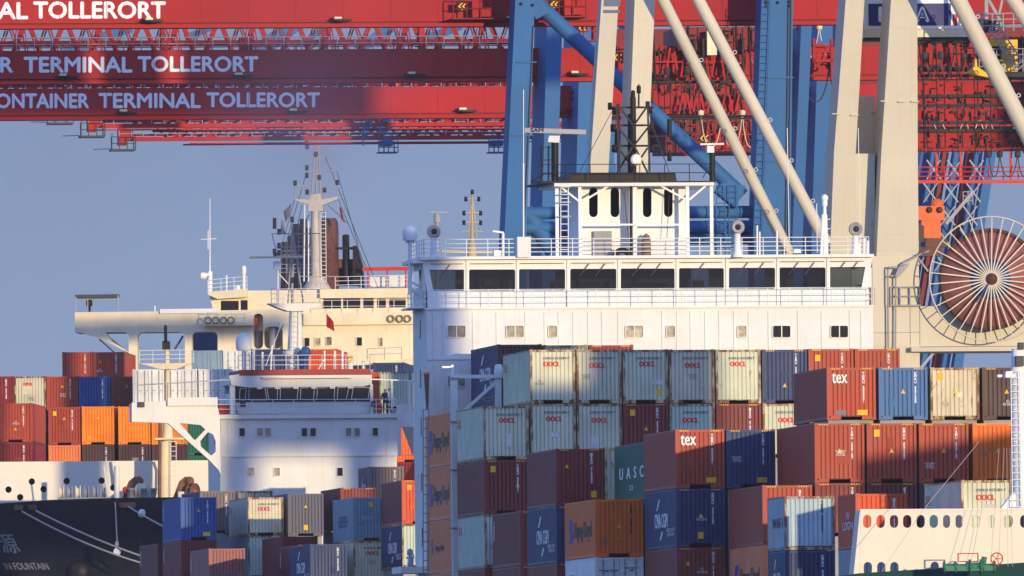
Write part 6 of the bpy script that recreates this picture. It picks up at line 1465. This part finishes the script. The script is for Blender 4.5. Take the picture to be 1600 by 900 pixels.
# ------------------------------------------------------------------ unseen blockers outside the frame: a gantry and a building added to cast shadows
FO = Fr(1100, 800)
q = Vector((100, 1108, ZQ)); GC = thing('shadow_caster_gantry', q, 'unseen beige gantry added beside the view, its girders casting shadows on booms and bridge', 'crane')
def wbox(name, x0, x1, y0, y1, z0, z1, m, parent):
    f = Fr(1000, 800, 0); f.O = Vector((0, 0, 0)); mb = MB(); mb.box(f, x0, x1, y0, y1, z0, z1); return mb.build(name, m, parent)
for x in (92.1, 122):  # invented gantry, legs and girders placed for the shadows they throw
    for y in (1104, 1122): wbox('leg', x, x + 2, y, y + 2, ZQ, 48.1, BEIGE, GC)
wbox('girder', 94.7, 126, 1100, 1103.9, 48.2, 52.6, BEIGE, GC)
for a, b in ((26, 33.5), (35.4, 38.6), (40.8, 64)): wbox('girder', a, b, 1100, 1102, 60.2, 63.3, BEIGE, GC)
wbox('girder', 59, 94.6, 1100, 1102, 68.5, 72, BEIGE, GC)
wbox('mast', 64.2, 66, 1100.2, 1101.8, 63.4, 68.4, BEIGE, GC); wbox('mast', 94.8, 96.4, 1101, 1103, 52.7, 68.4, BEIGE, GC)
OB = thing('shadow_caster_block', (70, 890, ZQ), 'unseen pale block with a tower, added beside the view to shade the containers', 'shadow caster')  # made-up building, sized to shade the container rows and the bridge end
OW = plain('shadow_caster_render', (.55, .54, .5), .7)
w = wbox('wall', 60.8, 72, 888, 902, ZQ, 37.0, OW, OB); wbox('link', 72.05, 79.2, 889, 900, ZQ, 28, OW, OB); t = wbox('shadow_tower', 77.0, 82.4, 884, 888, ZQ, 50.8, OW, OB)
wbox('shadow_low_block', 61, 82, 843.5, 882, ZQ, 27.9, OW, OB); wbox('roof', 60.6, 72.2, 887.8, 902.2, 37.002, 37.2, GREY, OB)  # added low block that draws the shadow edge across the red row
for r in range(9):
    for c in range(5): wbox('window', 61.4 + c * 2.1, 62.8 + c * 2.1, 887.9, 887.98, 5 + r * 3.8, 7 + r * 3.8, GLASSD, w)
# ------------------------------------------------------------------ people on the bridge wings
def person(name, base, h, pose, mats, label, face=-1):
    """one skinned body; joints in body heights; pose shifts hands"""
    J = {'pelvis': (0, 0, .52), 'chest': (0, .01, .72), 'neck': (0, .01, .84), 'head': (0, -.015, .90), 'top': (0, -.01, .97)}
    E = [('pelvis', 'chest'), ('chest', 'neck'), ('neck', 'head'), ('head', 'top')]
    for s, S in ((-1, 'l'), (1, 'r')):
        J['sh' + S] = (s * .105, .01, .80); J['el' + S] = (s * .135, -.02, .64); J['ha' + S] = (s * (.11), -.12 + .08 * pose * (s > 0), .53 + .05 * pose); J['fi' + S] = (s * .10, -.16, .51 + .05 * pose)
        J['hp' + S] = (s * .055, 0, .50); J['kn' + S] = (s * .06, -.015, .28); J['an' + S] = (s * .065, .01, .045); J['to' + S] = (s * .07, -.09, .02)
        E += [('chest', 'sh' + S), ('sh' + S, 'el' + S), ('el' + S, 'ha' + S), ('ha' + S, 'fi' + S), ('pelvis', 'hp' + S), ('hp' + S, 'kn' + S), ('kn' + S, 'an' + S), ('an' + S, 'to' + S)]
    R = {'pelvis': .085, 'chest': .10, 'neck': .036, 'head': .058, 'top': .04, 'sh': .048, 'el': .03, 'ha': .022, 'fi': .014, 'hp': .062, 'kn': .04, 'an': .027, 'to': .022}
    names = list(J); me = bpy.data.meshes.new(name)
    me.from_pydata([Vector(J[k]) * h for k in names], [(names.index(a), names.index(b)) for a, b in E], [])
    o = bpy.data.objects.new(name, me); COL.objects.link(o)
    sk = o.modifiers.new('skin', 'SKIN'); ss = o.modifiers.new('sub', 'SUBSURF'); ss.levels = ss.render_levels = 1
    for i, k in enumerate(names):
        r = R.get(k, R.get(k[:-1], .04)) * h; me.skin_vertices[0].data[i].radius = (r, r)
    me.skin_vertices[0].data[0].use_root = True
    dg = bpy.context.evaluated_depsgraph_get(); dg.update()
    ev = bpy.data.meshes.new_from_object(o.evaluated_get(dg)); bpy.data.objects.remove(o); bpy.data.meshes.remove(me)
    ev.materials.clear()
    for m in mats: ev.materials.append(m)
    for p in ev.polygons:
        c = p.center / h; p.use_smooth = True
        p.material_index = 3 if c.z < .05 else 2 if (c.z > .845 or (c.z < .565 and c.y < -.075)) else 1 if c.z < .5 and abs(c.x) < .1 else 0
    b = bpy.data.objects.new(name, ev); COL.objects.link(b); b.location = base
    g = MB(); g.lathe(Vector(base) + Vector((0, .02 * h, .925 * h)), (0, -.15, 1), [(.056 * h, -.01 * h), (.062 * h, .02 * h), (.045 * h, .05 * h), (0, .062 * h)], 14)
    hair = g.build('hair', mats[4], org=base); hair.location = (0, 0, 0); hair.parent = b
    tag(b, label, 'person'); return b
SH1 = plain('dark_blue_workwear', (.02, .025, .06), .8); SH2 = plain('white_shirt_cloth', (.6, .6, .62), .8); TR1 = plain('navy_trousers_cloth', (.03, .05, .12), .8); HAIR = plain('dark_hair', (.02, .015, .012), .7); SH3 = plain('pale_blue_overalls', (.30, .36, .45), .8)
person('person', FD.P(602, 646.3, 1.0), 1.72, 1, [SH1, SH1, SKIN, BLACK, HAIR], 'person in dark blue workwear standing at the rail of the low white bridge')
person('person', FD.P(608.5, 646.3, 1.0), 1.78, 0, [SH2, TR1, SKIN, BLACK, HAIR], 'person in a white shirt and navy trousers at the rail of the low white bridge')
pp = FB.P(641, 885, 3.0); pp.z = FB.at(640, 885)[2] + .004
g = MB(); g.lathe(pp, (0, 0, 1), [(0, 0), (.16, 0), (.13, .3), (.10, .62), (.17, .7), (.17, .9), (.08, 1.0), (0, 1.02)], 12); g.tube(pp + Vector((-.22, 0, .5)), pp + Vector((.22, 0, .55)), .05); g.tube(pp + Vector((.12, 0, .05)), pp + Vector((.18, 0, .7)), .04)
tag(g.build('deck_valve', SH3, org=pp), 'small pale blue deck fitting on the side platform of the tall white wall', 'fitting')
# ------------------------------------------------------------------ exhaust smoke drifting from the funnel of the black ship
sm = bpy.data.materials.new('exhaust_smoke'); sm.use_nodes = True
n, l = sm.node_tree.nodes, sm.node_tree.links
n.remove(n['Principled BSDF'])
pv = n.new('ShaderNodeVolumePrincipled'); pv.inputs['Color'].default_value = (.66, .58, .68, 1); pv.inputs['Anisotropy'].default_value = 0.0
tcs = n.new('ShaderNodeTexCoord'); nz = n.new('ShaderNodeTexNoise'); nz.inputs['Scale'].default_value = .22; nz.inputs['Detail'].default_value = 4
def M(op, a, b=None, c=None):
    q = n.new('ShaderNodeMath'); q.operation = op
    for k, v in enumerate((a, b, c)):
        if v is None: continue
        if isinstance(v, (int, float)): q.inputs[k].default_value = v
        else: l.new(v, q.inputs[k])
    return q.outputs[0]
sx = n.new('ShaderNodeSeparateXYZ'); l.new(tcs.outputs['Object'], sx.inputs[0]); l.new(tcs.outputs['Object'], nz.inputs['Vector'])
X, Y, Z3 = sx.outputs
rad = M('MULTIPLY_ADD', M('ADD', Z3, 3.0), .33, .9)
u = M('DIVIDE', M('MULTIPLY_ADD', Z3, .20, X), rad); v = M('DIVIDE', M('ADD', M('MULTIPLY_ADD', Z3, .9, Y), 11.0), rad)
fall = M('MAXIMUM', M('SUBTRACT', 1.0, M('ADD', M('MULTIPLY', u, u), M('MULTIPLY', v, v))), 0.0)
mr = n.new('ShaderNodeMapRange'); mr.inputs['From Min'].default_value = .38; mr.inputs['From Max'].default_value = .72; mr.inputs['To Min'].default_value = 0.01; mr.inputs['To Max'].default_value = .12
l.new(nz.outputs['Fac'], mr.inputs['Value']); l.new(M('MULTIPLY', mr.outputs[0], fall), pv.inputs['Density']); l.new(pv.outputs[0], n['Material Output'].inputs['Volume'])
def smoke(label, path, org, nseg=16):
    mb = MB(); vs, fs = [], []
    for p, r in path:
        for k in range(nseg):
            t = 2 * math.pi * k / nseg; w = 1 + .12 * math.sin(3 * t + r * 2)
            vs.append(Vector(p) + Vector((math.cos(t) * r * w, math.sin(t) * r * w, 0)))
    m = len(path)
    for i in range(m - 1):
        for k in range(nseg): fs.append((i * nseg + k, i * nseg + (k + 1) % nseg, (i + 1) * nseg + (k + 1) % nseg, (i + 1) * nseg + k))
    fs += [tuple(reversed(range(nseg))), tuple(range((m - 1) * nseg, m * nseg))]
    mb.add(vs, fs, smooth=True); o = mb.build('exhaust_smoke', sm, org=org)
    return tag(o, label, 'smoke', kind='stuff')
FS = Fr(1120, 500)
FF2 = Fr(1585, 505, THE)
OS = FF2.P(505, 300)
smoke('thin purplish smoke rising from the rusty funnel towards the red booms', [(OS + Vector((-.2 * z, -11 - .9 * z, z)), .95 + .36 * (z + 3)) for z in (-2.6, 0, 3, 7, 11, 15, 19)], OS)
# a second, wider and thinner plume from the smaller ship drifts forward under the booms
s2 = bpy.data.materials.new('drifting_smoke'); s2.use_nodes = True
n, l = s2.node_tree.nodes, s2.node_tree.links
n.remove(n['Principled BSDF'])
pv = n.new('ShaderNodeVolumePrincipled'); pv.inputs['Color'].default_value = (.74, .64, .76, 1)
tcs = n.new('ShaderNodeTexCoord'); nz = n.new('ShaderNodeTexNoise'); nz.inputs['Scale'].default_value = .09; nz.inputs['Detail'].default_value = 4
sx = n.new('ShaderNodeSeparateXYZ'); l.new(tcs.outputs['Object'], sx.inputs[0]); l.new(tcs.outputs['Object'], nz.inputs['Vector'])
X, Y, Z3 = sx.outputs
PA, PB = pt(432, 530, 1338), pt(486, 40, 1098); ax_ = (PB.x - PA.x) / (PB.y - PA.y); az_ = (PB.z - PA.z) / (PB.y - PA.y)
rad = M('MULTIPLY_ADD', Y, -.032, 1.2)
u = M('DIVIDE', M('MULTIPLY_ADD', Y, -ax_, X), rad); v = M('DIVIDE', M('MULTIPLY_ADD', Y, -az_, Z3), rad)
fall = M('MAXIMUM', M('SUBTRACT', 1.0, M('ADD', M('MULTIPLY', u, u), M('MULTIPLY', v, v))), 0.0)
mr = n.new('ShaderNodeMapRange'); mr.inputs['From Min'].default_value = .36; mr.inputs['From Max'].default_value = .7; mr.inputs['To Min'].default_value = 0.0; mr.inputs['To Max'].default_value = .004
l.new(nz.outputs['Fac'], mr.inputs['Value']); l.new(M('MULTIPLY', mr.outputs[0], fall), pv.inputs['Density']); l.new(pv.outputs[0], n['Material Output'].inputs['Volume'])
mb = MB(); vs, fs = [], []; ns = 18
for i in range(9):
    y = (PB.y - PA.y) * i / 8; r = 1.25 - .0325 * y
    for k in range(ns):
        t = 2 * math.pi * k / ns; vs.append(PA + Vector((ax_ * y + math.cos(t) * r, y, az_ * y + math.sin(t) * r)))
for i in range(8):
    for k in range(ns): fs.append((i * ns + k, i * ns + (k + 1) % ns, (i + 1) * ns + (k + 1) % ns, (i + 1) * ns + k))
fs += [tuple(reversed(range(ns))), tuple(range(8 * ns, 9 * ns))]
mb.add(vs, fs, smooth=True); tag(mb.build('drifting_smoke', s2, org=PA), 'faint purplish smoke veil drifting before the lettered red booms', 'smoke', kind='stuff')

# ------------------------------------------------------------------ evening haze over the harbour
hm = bpy.data.materials.new('harbour_haze'); hm.use_nodes = True
n, l = hm.node_tree.nodes, hm.node_tree.links
n.remove(n['Principled BSDF'])
hv = n.new('ShaderNodeVolumePrincipled'); hv.inputs['Color'].default_value = (.88, .86, .90, 1); hv.inputs['Density'].default_value = 0.000032; hv.inputs['Anisotropy'].default_value = 0.0
l.new(hv.outputs[0], n['Material Output'].inputs['Volume'])
f = Fr(1000, 800, 0); f.O = Vector((0, 0, 0)); mb = MB(); mb.box(f, -6100, 6100, -1600, 9100, -4, 112)
tag(mb.build('haze', hm, org=(0, 0, -4)), 'thin bluish evening haze over the whole harbour', 'haze', kind='stuff')
